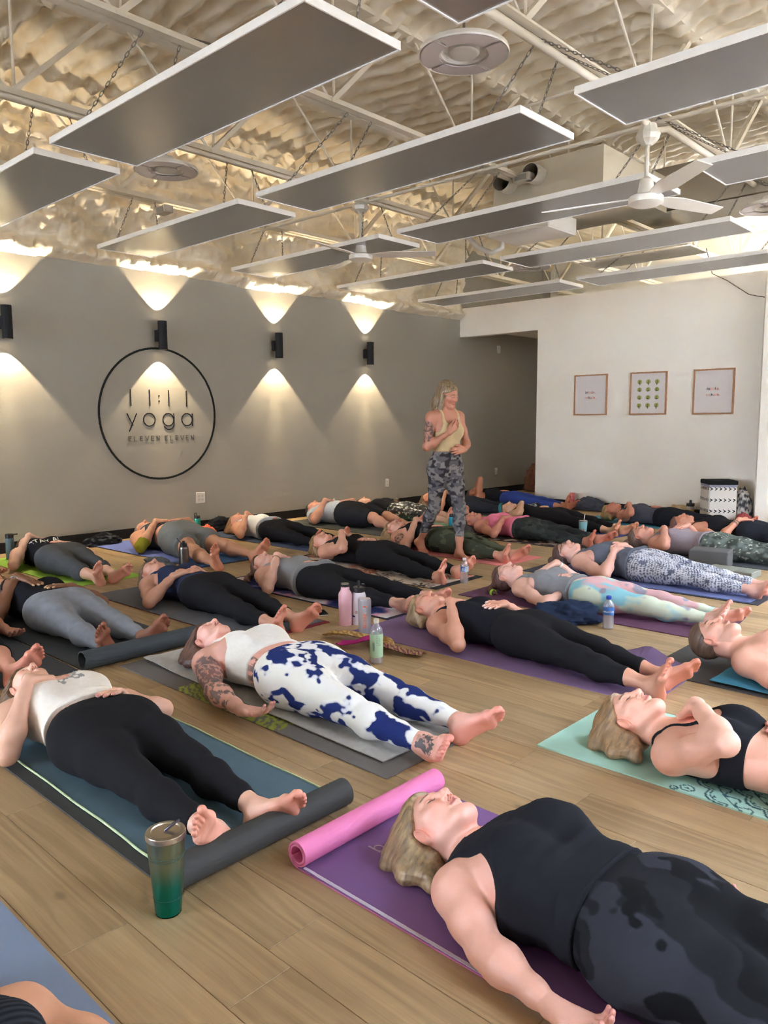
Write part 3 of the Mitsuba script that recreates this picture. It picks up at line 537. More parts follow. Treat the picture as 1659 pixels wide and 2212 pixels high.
yoga_mat((1.42, 3.78), 0.0, 0.62, 1.8, (60, 62, 66), 'dark mat behind the woman in the white print tee')
# ---------------------------------------------------------------- people: distance fields turned into meshes
nz = np.linalg.norm
def V(*a): return np.array(a, float)
def unit(v): return np.asarray(v, float) / max(nz(v), 1e-9)
class Prim:                                            # one rounded piece of a body, in the body's own frame
    def __init__(s, kind, tag, k, sub=False, **a):
        s.kind, s.tag, s.k, s.sub = kind, tag, k, sub
        s.__dict__.update(a)
        if kind == 'cap':
            r = max(s.ra, s.rb); s.lo = np.minimum(s.a, s.b) - r; s.hi = np.maximum(s.a, s.b) + r
        elif kind == 'ell':
            m = np.abs(s.R) @ s.r; s.lo, s.hi = s.c - m, s.c + m
        else:
            s.lo = V(-s.w.max(), s.y[0], s.zb.min()); s.hi = V(s.w.max(), s.y[-1], s.zt.max())
    def d(s, p):
        if s.kind == 'cap':
            ab = s.b - s.a; q = p - s.a
            t = np.clip(q @ ab / max(ab @ ab, 1e-12), 0, 1)
            return np.sqrt(((q - t[:, None] * ab) ** 2).sum(1)) - (s.ra + t * (s.rb - s.ra))
        if s.kind == 'ell':
            q = ((p - s.c) @ s.R) / s.r
            l = np.sqrt((q * q).sum(1)); g = np.sqrt(((q / s.r) ** 2).sum(1))
            return l * (l - 1) / np.maximum(g, 1e-6)
        y = np.clip(p[:, 1], s.y[0], s.y[-1]); dy = p[:, 1] - y
        w, zt, zb = s.fw(y), s.ft(y), s.fb(y)
        h = (zt - zb) / 2; z = p[:, 2] - (zt + zb) / 2; n = 2.5
        ax, az = np.abs(p[:, 0]) / w, np.abs(z) / h
        l = (ax ** n + az ** n + 1e-9) ** (1 / n)
        g = l ** (1 - n) * np.sqrt((ax ** (n - 1) / w) ** 2 + (az ** (n - 1) / h) ** 2 + 1e-9)
        e = np.maximum((l - 1) / np.maximum(g, 1e-3), -h)
        return np.where(np.abs(dy) > 0, np.sqrt(np.maximum(e, 0) ** 2 + dy * dy) + np.minimum(e, 0), e)
def field(prims, p, pad):
    """The union (and carving) of the pieces at the points p; pad: how far from a piece it still matters."""
    d = np.full(len(p), 0.5)
    for s in prims:
        m = s.k + pad
        i = np.flatnonzero(((p > s.lo - m) & (p < s.hi + m)).all(1))
        if not len(i): continue
        e, c = s.d(p[i]), d[i]
        k = max(s.k, 1e-5)
        if s.sub:
            h = np.maximum(k - np.abs(c + e), 0) / k
            d[i] = np.maximum(c, -e) + h * h * k / 4
        else:
            h = np.maximum(k - np.abs(c - e), 0) / k
            d[i] = np.minimum(c, e) - h * h * k / 4
    return d
def nets(f, lo, hi, vox):
    """Surface nets of f(points, pad) < 0 on a lattice that is refined only near the surface."""
    B = 4; c = B * vox
    n = np.ceil((hi - lo) / c).astype(int) + 1
    g = np.stack(np.meshgrid(*[np.arange(k) for k in n], indexing='ij'), -1).reshape(-1, 3)
    dc = f(lo + (g + 0.5 - 0.5 / B) * c, 2.2 * c)
    D = np.repeat(np.repeat(np.repeat(dc.reshape(n), B, 0), B, 1), B, 2).astype(np.float32)
    act = g[np.abs(dc) < 1.35 * c]
    o = np.stack(np.meshgrid(*[np.arange(B)] * 3, indexing='ij'), -1).reshape(-1, 3)
    q = (act[:, None] * B + o).reshape(-1, 3)
    D[q[:, 0], q[:, 1], q[:, 2]] = f(lo + q * vox, 1.6 * vox)
    D[[0, -1]] = 1; D[:, [0, -1]] = 1; D[:, :, [0, -1]] = 1
    I = D < 0; s = np.zeros(np.array(D.shape) - 1, np.int8)
    cs = [(a, b, e) for a in (0, 1) for b in (0, 1) for e in (0, 1)]
    S = D.shape
    for a, b, e in cs: s += I[a:S[0] - 1 + a, b:S[1] - 1 + b, e:S[2] - 1 + e]
    cell = np.argwhere((s > 0) & (s < 8))
    idx = np.full(s.shape, -1, np.int32); idx[tuple(cell.T)] = np.arange(len(cell))
    cv = {k: D[cell[:, 0] + k[0], cell[:, 1] + k[1], cell[:, 2] + k[2]] for k in cs}
    acc, cnt = np.zeros((len(cell), 3)), np.zeros(len(cell))
    for a in cs:
        for ax in range(3):
            if a[ax]: continue
            b = list(a); b[ax] = 1; va, vb = cv[a], cv[tuple(b)]
            m = (va < 0) != (vb < 0)
            t = np.where(m, va / np.where(m, va - vb, 1), 0)
            pt = np.tile(np.array(a, float), (len(cell), 1)); pt[:, ax] += t
            acc += pt * m[:, None]; cnt += m
    v = lo + (cell + acc / cnt[:, None]) * vox
    fs = []
    for ax in range(3):
        u, w = (ax + 1) % 3, (ax + 2) % 3
        A = np.moveaxis(I, ax, 0); e = np.argwhere(A[:-1] != A[1:])
        flip = A[:-1][tuple(e.T)]
        oth = [k for k in range(3) if k != ax]
        full = np.zeros((len(e), 3), int); full[:, ax] = e[:, 0]; full[:, oth[0]] = e[:, 1]; full[:, oth[1]] = e[:, 2]
        ok = (full[:, u] > 0) & (full[:, w] > 0) & (full[:, u] < S[u] - 1) & (full[:, w] < S[w] - 1)
        full, flip = full[ok], flip[ok]
        du, dw = np.eye(3, dtype=int)[u], np.eye(3, dtype=int)[w]
        qd = np.stack([idx[tuple((full - x).T)] for x in (0 * du, du, du + dw, dw)], 1)
        qd[~flip] = qd[~flip][:, ::-1]
        fs.append(qd)
    qd = np.vstack(fs); qd = qd[(qd >= 0).all(1)]
    return v, np.vstack([qd[:, [0, 1, 2]], qd[:, [0, 2, 3]]])
def snap(f, v, pad, most, steps=1):
    """Moves the vertices onto the surface f = 0."""
    e = 0.0012
    for _ in range(steps):
        d = f(v, pad)
        g = np.stack([f(v + e * np.eye(3)[k], pad) - d for k in range(3)], 1) / e
        v = v - np.clip(d, -most, most)[:, None] * g / np.maximum((g * g).sum(1), 0.3)[:, None]
    return v
def split(v, f, near):
    """Halves every edge whose two ends are in 'near', without leaving gaps."""
    e = np.sort(f[:, [[0, 1], [1, 2], [2, 0]]].reshape(-1, 2), 1)
    u, inv = np.unique(e, axis=0, return_inverse=True); inv = inv.reshape(-1, 3)
    m = near[u].all(1); new = np.full(len(u), -1); new[m] = len(v) + np.arange(m.sum())
    v2 = np.vstack([v, v[u[m]].mean(1)])
    n = new[inv]; c = (n >= 0).sum(1); out = [f[c == 0]]
    a, b = f[c == 3], n[c == 3]
    out += [np.stack([a[:, 0], b[:, 0], b[:, 2]], 1), np.stack([b[:, 0], a[:, 1], b[:, 1]], 1), np.stack([b[:, 2], b[:, 1], a[:, 2]], 1), b]
    for k in range(3):
        s = (c == 1) & (n[:, k] >= 0); a, b = np.roll(f[s], -k, 1), n[s, k]
        out += [np.stack([a[:, 0], b, a[:, 2]], 1), np.stack([b, a[:, 1], a[:, 2]], 1)]
        s = (c == 2) & (n[:, k] < 0); a, b = np.roll(f[s], -k, 1), np.roll(n[s], -k, 1)     # edge k whole
        out += [np.stack([a[:, 0], a[:, 1], b[:, 1]], 1), np.stack([a[:, 0], b[:, 1], b[:, 2]], 1), np.stack([b[:, 2], b[:, 1], a[:, 2]], 1)]
    return v2, np.vstack(out).astype(int)
def grain(p, f, seed=0, octv=3): return meshkit.fbm(np.asarray(p) * f + 50, octv, seed) - 0.5
def mixc(a, b, t): return np.asarray(a) * (1 - np.asarray(t)[..., None]) + np.asarray(b) * np.asarray(t)[..., None]
def sst(a, b, x):
    t = np.clip((x - a) / (b - a), 0, 1); return t * t * (3 - 2 * t)
def rotx(a): c, s = np.cos(a), np.sin(a); return np.array([[1, 0, 0], [0, c, -s], [0, s, c]])
def roty(a): c, s = np.cos(a), np.sin(a); return np.array([[c, 0, s], [0, 1, 0], [-s, 0, c]])
def rotz(a): c, s = np.cos(a), np.sin(a); return np.array([[c, -s, 0], [s, c, 0], [0, 0, 1]])

from scipy.interpolate import PchipInterpolator as PCH
class Body:
    """A person in a frame of their own: x to their left, y to the crown, z out of the chest; the back lies at z = 0, the heels at y = 0."""
    def __init__(s, male=False, fat=1.0, bust=1.0, skull=0.93, pitch=4, yaw=0, roll=0, headz=0.118, heady=1.565, hips=1.0, legs=None, feet=None, arms=None, stand=False, belly=0.0, build=1.0, nose=1.0):
        P = s.P = []
        s.male, s.fat = male, fat
        s.hs = skull
        F = fat
        def cap(tag, a, b, ra, rb, k=0.012, **q): P.append(Prim('cap', tag, k, a=np.asarray(a, float), b=np.asarray(b, float), ra=ra, rb=rb, **q))
        def ell(tag, c, r, k=0.012, R=np.eye(3), **q): P.append(Prim('ell', tag, k, c=np.asarray(c, float), r=np.asarray(r, float), R=R, **q))
        s.cap, s.ell = cap, ell
        # torso
        y = V(.72, .79, .87, .95, 1.03, 1.12, 1.22, 1.31, 1.37, 1.42)
        if male:
            w = V(.08, .145, .165, .162, .158, .165, .178, .182, .165, .09) * build
            zt = V(.15, .19, .195, .195, .20, .205, .215, .20, .175, .14)
        else:
            w = V(.08, .15, .182 * hips, .17 * hips, .138, .138, .15, .155, .145, .075) * build
            zt = V(.15, .185, .195, .195, .185, .188, .195, .185, .165, .14)
        zb = V(.01, .0, .0, .004, .012, .008, .0, .0, .008, .03)
        if stand: zb = V(.0, -.025, -.035, -.005, .025, .02, .005, .0, .008, .03)
        mid = np.exp(-((y - 1.0) / .14) ** 2)
        w = w * (1 + (F - 1) * np.clip((1.5 - y) / .25, .2, 1)); zt = zt * (1 + (F - 1) * .55) + belly * mid
        t = Prim('tor', 'torso', .03, y=y, w=w, zt=zt, zb=zb)
        t.fw, t.ft, t.fb = PCH(y, w), PCH(y, zt), PCH(y, zb); P.append(t)
        sw = (.185 if male else .163) * build * (1 + .35 * (F - 1)); s.sw = sw
        for x in (-1, 1):
            cap('torso', (x * sw * .55, 1.355, .10), (x * sw, 1.352, .088), .058, .056 * F ** .3, .05)
            cap('torso', (x * .03, 1.43, .085), (x * sw * .8, 1.375, .08), .04, .042, .03)
            if male: ell('torso', (x * .085, 1.27, .165), (.085, .075, .05), .04)
            elif bust: ell('torso', (x * .08 * F ** .5, 1.225, .158 * F ** .4), V(.072, .08, .062) * bust * F ** .5, .045)
        # head
        s.hc = V(0, heady, headz); s.hR = rotx(np.radians(-pitch)) @ roty(np.radians(yaw)) @ rotz(np.radians(roll))
        def H(*q): return s.hc + s.hR @ (V(*q) * skull)
        h = skull
        cap('neck', s.hc + V(0, -.05, -.025) * h, (0, 1.40, .085), .054 * (1.12 if male else 1) * F ** .4, .062 * F ** .4, .03)
        if not male or F > 1.1: pass
        ell('head', H(0, .035, -.012), V(.074, .086, .094) * h, .02, s.hR)
        ell('head', H(0, -.032, .018), V(.060 * F ** .25, .083, .070) * h, .03, s.hR)
        cap('head', H(-.012, -.098, .066), H(.012, -.098, .066), .019 * h, .019 * h, .03)
        for x in (-1, 1):
            cap('head', H(x * .053, -.045, -.005), H(x * .02, -.1, .058), .017 * h * F ** .5, .016 * h, .03)
            cap('head', H(x * .043, -.018, .058), H(x * .05, -.008, .035), .022 * h * F ** .3, .02 * h, .03)
            cap('head', H(x * .012, .026, .083), H(x * .043, .028, .068), .009 * h, .008 * h, .015)
            ell('head', H(x * .031, .009, .099), V(.017, .014, .018) * h, .018 * h, s.hR, sub=True)
            ell('head', H(x * .031, .008, .0715), V(.0155, .0125, .0135) * h, .004, s.hR)
        cap('head', H(0, .014, .084), H(0, -.026, .106 * nose), .0085 * h, .0125 * h, .014)
        cap('head', H(0, -.026, .106), H(0, -.034, .098), .011 * h, .009 * h, .006)
        for x in (-1, 1):
            cap('head', H(x * .011, -.034, .097), H(x * .012, -.032, .09), .0078 * h, .008 * h, .007)
            cap('head', H(x * .0065, -.043, .1), H(x * .007, -.034, .096), .0034 * h, .003 * h, .004, sub=True)
            cap('head', H(0, -.0565, .092), H(x * .022, -.0605, .079), .0062 * h, .004 * h, .006)
            cap('head', H(0, -.068, .0905), H(x * .02, -.064, .08), .0075 * h, .004 * h, .006)
            ell('head', H(x * .079, -.006, -.008), V(.012, .033, .02) * h, .008, s.hR @ roty(x * .45) @ rotx(.25))
            ell('head', H(x * .0925, -.004, -.002), V(.0135, .022, .013) * h, .004, s.hR @ roty(x * .45) @ rotx(.25), sub=True)
            cap('head', H(0, -.0622, .0995), H(x * .021, -.0622, .0885), .0022 * h, .0018 * h, .004, sub=True)
        s.H = H
        # legs and feet
        s.cuts = {}
        for side, x in (('R', -1), ('L', 1)):
            q = dict(hip=V(x * .088 * hips, .88, .098), knee=None, ankle=V(x * .09, .055, .05))
            q.update((legs or {}).get(side, {}))
            hip, an = q['hip'], q['ankle']
            kn = q['knee'] if q['knee'] is not None else hip * .47 + an * .53 + V(x * .012, 0, .008)
            tag = 'leg' + side; G = F ** .9 * (1.06 if male else 1)
            mt = hip * .55 + kn * .45 + V(0, 0, .004); ak = hip * .14 + kn * .86
            cap(tag, hip, mt, .098 * G, .080 * G, .05); cap(tag, mt, ak, .080 * G, .059 * F ** .5, .03); cap(tag, ak, kn, .059 * F ** .5, .054, .02)
            bk = unit(np.cross(unit(an - kn), V(1, 0, 0))) if stand else V(0, 0, -1.)
            if stand and bk[2] > 0: bk = -bk
            cf = kn * .70 + an * .30 + bk * .008; lo = kn * .3 + an * .7
            cap(tag, kn, cf, .050, .055 * F ** .4, .03); cap(tag, cf, lo, .055 * F ** .4, .037 * F ** .2, .03); cap(tag, lo, an, .037 * F ** .2, .031, .02)
            cap(tag, kn + V(0, -.02, .0) - bk * .018, kn + V(0, .02, 0) - bk * .018, .035, .037, .03)
            ft = dict(tilt=32, splay=38); ft.update((feet or {}).get(side, {}))
            if 'd' in ft: u, n = unit(ft['d']), unit(ft['n'])
            else:
                a, b = np.radians(ft['tilt']), np.radians(ft['splay']) * x
                M = roty(b); u = M @ V(0, -np.sin(a), np.cos(a)); n = M @ V(0, np.cos(a), np.sin(a))
            wv = unit(np.cross(u, n)) * (1 if x > 0 else -1)              # towards the little toe
            if wv[0] * x < 0: wv = -wv
            fs = 1.08 if male else 1.0
            def Q(a, b, c): return an + (u * (a - .055) + n * (b - .075) + wv * c) * fs
            t2 = 'foot' + side
            cap(t2, Q(.05, .07, 0), Q(.024, .03, 0), .032, .027 * fs, .02)
            cap(t2, Q(.024, .03, 0), Q(.03, .024, .002), .027, .026, .02)
            cap(t2, Q(.055, .062, -.003), Q(.165, .025, -.016), .034, .019, .035)
            cap(t2, Q(.04, .03, .008), Q(.155, .018, .03), .026, .017, .03)
            cap(t2, Q(.172, .02, -.025), Q(.16, .017, .03), .0195, .016, .02)
            for j, (w0, l0, r0) in enumerate(((-.028, .236, .0135), (-.007, .234, .0085), (.008, .226, .008), (.021, .216, .0075), (.033, .203, .0075))):
                b0 = Q(.172 - .02 * j / 4, .018, w0 * .92); m0 = Q(l0 - .024, .02, w0); e0 = Q(l0 - r0, .013, w0)
                cap(t2, b0, m0, r0 * 1.0, r0 * .86, .006); cap(t2, m0, e0, r0 * .86, r0 * 1.04, .004)
                s.P[-1].nail = True
            s.cuts[side] = (kn, an)
            setattr(s, 'foot' + side, (an, u, n, wv))
        s.core = list(P); s.arm = {}
        # where the front of the trunk lies, for hands that rest on it
        gx, gy = np.meshgrid(np.linspace(-.3, .3, 41), np.linspace(.7, 1.5, 55), indexing='ij')
        tr = [p for p in P if p.tag == 'torso' or p.tag[:3] == 'leg']; top = np.zeros(gx.shape)
        for zz in np.arange(.02, .36, .006):
            dd = field(tr, np.stack([gx, gy, np.full(gx.shape, zz)], -1).reshape(-1, 3), .05).reshape(gx.shape)
            top = np.where(dd < 0, zz + .004, top)
        from scipy.interpolate import RegularGridInterpolator as RG
        s.top = RG((gx[:, 0], gy[0]), top, bounds_error=False, fill_value=0.0)
        # arms and hands
        for side, x in (('R', -1), ('L', 1)):
            a = (arms or {}).get(side)
            if a: s.make_arm(side, x, **a)
    def make_arm(s, side, x, pose='heart', wr=None, d=None, n=None, pole=None, lift=.022, curl=14, spread=1.0, up=.285, fo=.245, rest=True, el=None, thick=1.0, sh=None):
        pre = dict(heart=(V(.115, 1.235, None or 0), V(-.9, .35, 0), V(.75, -1, -.62)), belly=(V(.145, 1.04, 0), V(-1, .06, 0), V(1, -.1, -.75)),
                   side=(V(.31, .86, .035), V(-.05, -1, 0.02), V(1, 0, -.2)))[pose]
        m = V(x, 1, 1)
        S = V(x * s.sw, 1.352, .088) if sh is None else V(*sh)
        W = (pre[0] * m).copy() if wr is None else V(*wr); D = unit(pre[1] * m if d is None else V(*d)); pl = unit(pre[2] * m if pole is None else V(*pole)); E = None
        N = V(0, 0, 1.) if n is None else unit(V(*n))
        if pose == 'side' and n is None: N = V(0, 0, -1.)
        on = pose != 'side' and rest
        def sf(q): return float(s.top((q[0], q[1])))
        if on: W[2] = max(W[2], sf(W) + .02 + lift) if wr is None or len(wr) < 3 or wr[2] == 0 else W[2]
        N = unit(N - D * (N @ D)); sd = np.cross(N, D) * (1 if x < 0 else -1)                     # thumb side
        if pose == 'side' and n is None: sd = V(x, 0, 0.)
        L = nz(W - S); up2, fo2 = up, fo
        if L > (up + fo) * .995: k = L / ((up + fo) * .995); up2, fo2 = up * k, fo * k
        if el is None and pole is None and on: el = V(.305, 1.10, .058) * m if pose == 'heart' else V(.335, 1.05, .056) * m
        if el is None:
            ax = unit(W - S); t = (up2 ** 2 - fo2 ** 2 + L * L) / (2 * L); r = math.sqrt(max(up2 ** 2 - t * t, 0)); pp = unit(pl - ax * (pl @ ax)); E = S + ax * t + pp * r
            if E[2] < .042 and rest: E[2] = .042
        else: E = V(*el)
        F = s.fat ** .9 * thick; A = s.arm[side] = []
        mb = 1.12 if s.male else 1
        def cap(a, b, ra, rb, k=.012, tag='arm'): A.append(Prim('cap', tag + side, k, a=np.asarray(a, float), b=np.asarray(b, float), ra=ra, rb=rb))
        mid = S * .5 + E * .5
        cap(S, mid, .052 * F * mb, .044 * F * mb, .02); cap(mid, E, .044 * F * mb, .036 * F ** .6, .03)
        fb = E * .72 + W * .28
        cap(E, fb, .036 * F ** .6, .040 * F ** .6 * mb, .03); cap(fb, E * .25 + W * .75, .040 * F ** .6 * mb, .027 * F ** .3 * mb, .03); cap(E * .25 + W * .75, W, .027 * F ** .3 * mb, .0225 * mb, .02)
        hs = 1.1 if s.male else 1.0
        def Q(a, b, c=0., r=0.):
            q = W + (D * a + sd * b + N * c) * hs
            if on:
                z = sf(q) + r + .007; fa = min(max(a / .05, 0), 1)
                q = q * 1; q[2] = q[2] * (1 - fa) + max(z, 0) * fa if z > q[2] - .05 * 9 else q[2]
            return q
        ks = ((.026, .086), (.009, .091), (-.009, .087), (-.025, .079))
        for b, a in ks: cap(Q(-.004, b * .45, 0, .014), Q(a, b, .0, .0115), .0165 * hs, .0115 * hs, .014, 'hand')
        cap(Q(.02, .024, -.004, .013), Q(.045, .04, -.006, .012), .015, .0125, .014, 'hand')
        cap(Q(.045, .04, -.006, .011), Q(.07, .05, -.006, .0095), .0115 * hs, .0095 * hs, .008, 'hand'); cap(Q(.07, .05, -.006, .0095), Q(.094, .053, -.008, .0085), .0095 * hs, .008 * hs, .004, 'hand')
        s.tips = getattr(s, 'tips', []) + [A[-1].b]
        for (b, a), ln, an in zip(ks, (.072, .08, .074, .058), (7, 1.5, -4, -10)):
            an = math.radians(an) * spread; a0, b0, c0, th = a, b, 0., 0.
            r0 = .0092 * (1 if ln > .06 else .88) * hs; pr = Q(a0, b0, c0, r0)
            for j, (fr, rr) in enumerate(((.44, .0086), (.31, .0078), (.25, .0066))):
                th += math.radians(curl) * (1, 1.25, .9)[j]
                a0 += ln * fr * math.cos(th) * math.cos(an); b0 += ln * fr * math.cos(th) * math.sin(an); c0 -= ln * fr * math.sin(th)
                q = Q(a0, b0, c0, rr * hs); rr *= (1 if ln > .06 else .88) * hs
                cap(pr, q, r0, rr, .0035, 'hand'); pr, r0 = q, rr
            s.tips.append(pr)
        setattr(s, 'wrist' + side, (W, E, D, N)); setattr(s, 'elbow' + side, E)
    def body(s, p, pad):
        d = field(s.core, p, pad)
        for side, A in s.arm.items():
            S = A[0].a; e = field(A, p, pad); k = .004 + .036 * (1 - sst(.06, .17, np.sqrt(((p - S) ** 2).sum(1))))
            h = np.maximum(k - np.abs(d - e), 0) / k
            d = np.minimum(d, e) - h * h * k / 4
        return d
    def pick(s, *tags): return [p for p in s.P + sum(s.arm.values(), []) if p.tag in tags]
    def bounds(s, prims, m): return np.min([p.lo for p in prims if not p.sub], 0) - m, np.max([p.hi for p in prims if not p.sub], 0) + m
    def skin_mesh(s, vox, detail=True):
        al = s.core + sum(s.arm.values(), [])
        v, f = nets(s.body, *s.bounds(al, 3 * vox), vox)
        v = snap(s.body, v, .02, vox)
        if detail:
            fine = [p for p in al if p.tag[:4] in ('head', 'hand', 'foot')]
            near = np.zeros(len(v), bool)
            for p in fine: near |= ((v > p.lo - .012) & (v < p.hi + .012)).all(1)
            v, f = split(v, f, near)
            n2 = near.copy(); n2.resize(len(v)); n2[len(near):] = True
            v[n2] = snap(s.body, v[n2], .02, vox, 2)
        return v, f
    def near(s, tag, p): return field(s.pick(*tag.split()), p, .06)
    def skin_color(s, v, base, lips=(176, 96, 92), brow=(96, 72, 54), blush=.25, nails=(200, 140, 130), tattoos=(), stubble=0, scalp=None):
        base = lin(base); c = np.tile(base, (len(v), 1))
        c = c * (1 + .22 * grain(v, 9, 1)[:, None] + .10 * grain(v, 60, 2)[:, None])
        q = ((v - s.hc) @ s.hR) / s.hs; hd = (np.abs(q) < V(.11, .14, .14)).all(1) & (q[:, 1] > -.125)
        x = np.abs(q[:, 0]); red = base * V(1.0, .62, .58)
        def put(m, col, hard=1.0):
            nonlocal c
            c = mixc(c, np.broadcast_to(col, c.shape), np.clip(m, 0, 1) * hd * hard)
        put(np.exp(-(((x - .042) / .022) ** 2 + ((q[:, 1] + .022) / .022) ** 2)) * (q[:, 2] > .02), red, blush * 1.6)
        put(np.exp(-((x / .014) ** 2 + ((q[:, 1] + .026) / .014) ** 2)) * (q[:, 2] > .08), red, blush)
        put(sst(.066, .074, x) * sst(.05, .036, np.abs(q[:, 1] + .006)) * sst(.034, .022, np.abs(q[:, 2] + .008)), red, .4)
        lp = sst(.0105, .007, np.abs(q[:, 1] + .0625) + x * .16) * sst(.026, .021, x) * (q[:, 2] > .07)
        put(lp, lin(lips), .8); put(sst(.003, .001, np.abs(q[:, 1] + .0622)) * sst(.026, .018, x) * (q[:, 2] > .07), lin(lips) * .55, .6)
        bw = sst(.006, .003, np.abs(q[:, 1] - .0295 - .004 * np.sin(np.clip((x - .012) / .038, 0, 1) * 3.1))) * sst(.010, .014, x) * sst(.054, .044, x) * (q[:, 2] > .04)
        put(bw, lin(brow), .75)
        ly = .004 - .003 * np.cos(np.clip((x - .031) / .015, -1.6, 1.6)) + .001
        put(sst(.0026, .0012, np.abs(q[:, 1] - ly + .001)) * sst(.0185, .0155, np.abs(x - .031)) * (q[:, 2] > .05), lin((52, 36, 30)), .9)
        put(sst(.004, .002, np.sqrt((x - .0065) ** 2 + (q[:, 1] + .0425) ** 2)) * (q[:, 2] > .085), base * .25, .8)
        if stubble: put(sst(-.03, -.05, q[:, 1]) * sst(-.122, -.095, q[:, 1]) * (q[:, 2] > -.0) * sst(.0, .02, q[:, 2] + .03 - (q[:, 1] + .05) * .3), lin(brow), stubble)
        for side in 'RL':
            an, u, n, w = getattr(s, 'foot' + side); r = v - an
            fm = (s.near('foot' + side, v) < .006)
            c = mixc(c, np.broadcast_to(red, c.shape), fm * sst(-.025, -.06, r @ n) * .55)
            c = mixc(c, np.broadcast_to(red, c.shape), fm * sst(.13, .17, r @ u) * .35)
        for t in getattr(s, 'tips', []): c = mixc(c, np.broadcast_to(lin(nails), c.shape), sst(.014, .009, np.sqrt(((v - t) ** 2).sum(1))) * .8)
        for fn in tattoos: m, col = fn(s, v); c = mixc(c, col, m)
        return np.clip(c, .002, 1)
    def garment(s, tags, off, vox, clip, rough=0.0, flow=None, rf=(14, 5, 14)):
        pr = s.pick(*tags.split())
        def f(p, pad):
            d = field(pr, p, pad + off) - off
            if rough: d = d + rough * 2 * grain(p * V(*rf), 1, 5, 2)
            if flow is not None: d = flow(p, d)
            return np.maximum(d, clip(p))
        v, fc = nets(f, *s.bounds(pr, off + 3 * vox), vox)
        return snap(f, v, .02 + off, vox * .8), fc
# ---------------------------------------------------------------- people
def hair_mesh(B, style, vox, seed):
    h = B.hs; P = []; q = lambda *a: V(*a)
    def cap(a, b, ra, rb, k=.02): P.append(Prim('cap', 'hair', k, a=V(*a), b=V(*b), ra=ra, rb=rb))
    def ell(c, r, k=.02): P.append(Prim('ell', 'hair', k, c=V(*c), r=V(*r), R=np.eye(3)))
    th = .006 if style == 'short' else .012
    ell((0, .036, -.013), (.075 + th, .088 + th, .095 + th))
    zs = V(-.12, -.075, -.05, -.03, -.008, .02, .05, .08, .11); ys = V(-.09, -.075, -.06, -.012, .026, .034, .052, .080, .10)
    if style == 'short': ys = V(-.07, -.055, -.045, -.03, .020, .032, .054, .074, .09)
    tails = []
    if style == 'back':
        ell((0, .075, -.095), (.105, .085, .028), .03); ell((-.03, .02, -.10), (.105, .09, .024), .03)
        for i, (a, b) in enumerate((((-.07, .05, -.05), (-.125, .02, -.110)), ((-.07, .0, -.06), (-.115, -.07, -.113)), ((-.05, .10, -.05), (-.095, .12, -.112)), ((0, .12, -.05), (.0, .145, -.112)))): cap(a, b, .035, .02, .05)
    if style == 'pony':
        cap((-.01, .10, -.06), (-.07, .115, -.095), .03, .024); cap((-.07, .115, -.095), (-.125, .07, -.108), .024, .022); cap((-.125, .07, -.108), (-.15, .0, -.112), .022, .008)
    if style == 'bun':
        ell((-.03, .135, -.07), (.04, .035, .035), .015)
    if style == 'bob':
        ell((0, .05, -.075), (.098, .10, .045), .04); cap((-.075, .02, -.03), (-.09, -.03, -.10), .022, .016, .03)
    if style == 'long':
        cap((0, .08, -.06), (0, -.10, -.095), .075, .08, .04); cap((0, -.10, -.095), (.0, -.40, -.115), .085, .06, .05)
        for x in (-1, 1): cap((x * .07, .03, -.02), (x * .085, -.16, -.01), .022, .03, .03); cap((x * .085, -.16, -.01), (x * .10, -.30, .02 if x > 0 else -.03), .03, .022, .03)
    def strand(p):
        if style == 'long': return grain(p * V(120, 9, 120), 1, seed, 2)
        return grain(np.stack([p[:, 0] * 60, (p[:, 1] + .3 * p[:, 2]) * 95, p[:, 2] * 7], 1), 1, seed, 3)
    amp = dict(short=.006, long=.005).get(style, .0045)
    def f(p, pad):
        d = field(P, p, pad) + amp * strand(p)
        line = np.interp(p[:, 2], zs, ys) + .004 * grain(p, 60, 3)
        cut = line - p[:, 1]
        if style == 'long': cut = np.where(p[:, 1] < .02, np.where((p[:, 2] > .06) , .01, -.01), cut)
        else: cut = np.where(p[:, 2] < -.088, -.02, cut)
        return np.maximum(np.maximum(d, cut), -.132 - p[:, 2] if style != 'long' else d * 0 - 1)
    lo, hi = np.min([x.lo for x in P], 0) - .02, np.max([x.hi for x in P], 0) + .02
    v, fc = nets(f, lo, hi, vox / h)
    v = snap(f, v, .03, vox)
    return v, fc, strand(v)
CUT = {}
def neckline(p, deep=.03, wide=.075):
    a, b = V(0, 1.395 - deep, .19), V(0, 1.52, .10); ab = b - a; t = np.clip((p - a) @ ab / (ab @ ab), -.1, 1)
    return wide - np.sqrt(((p - a - t[:, None] * ab) ** 2).sum(1))
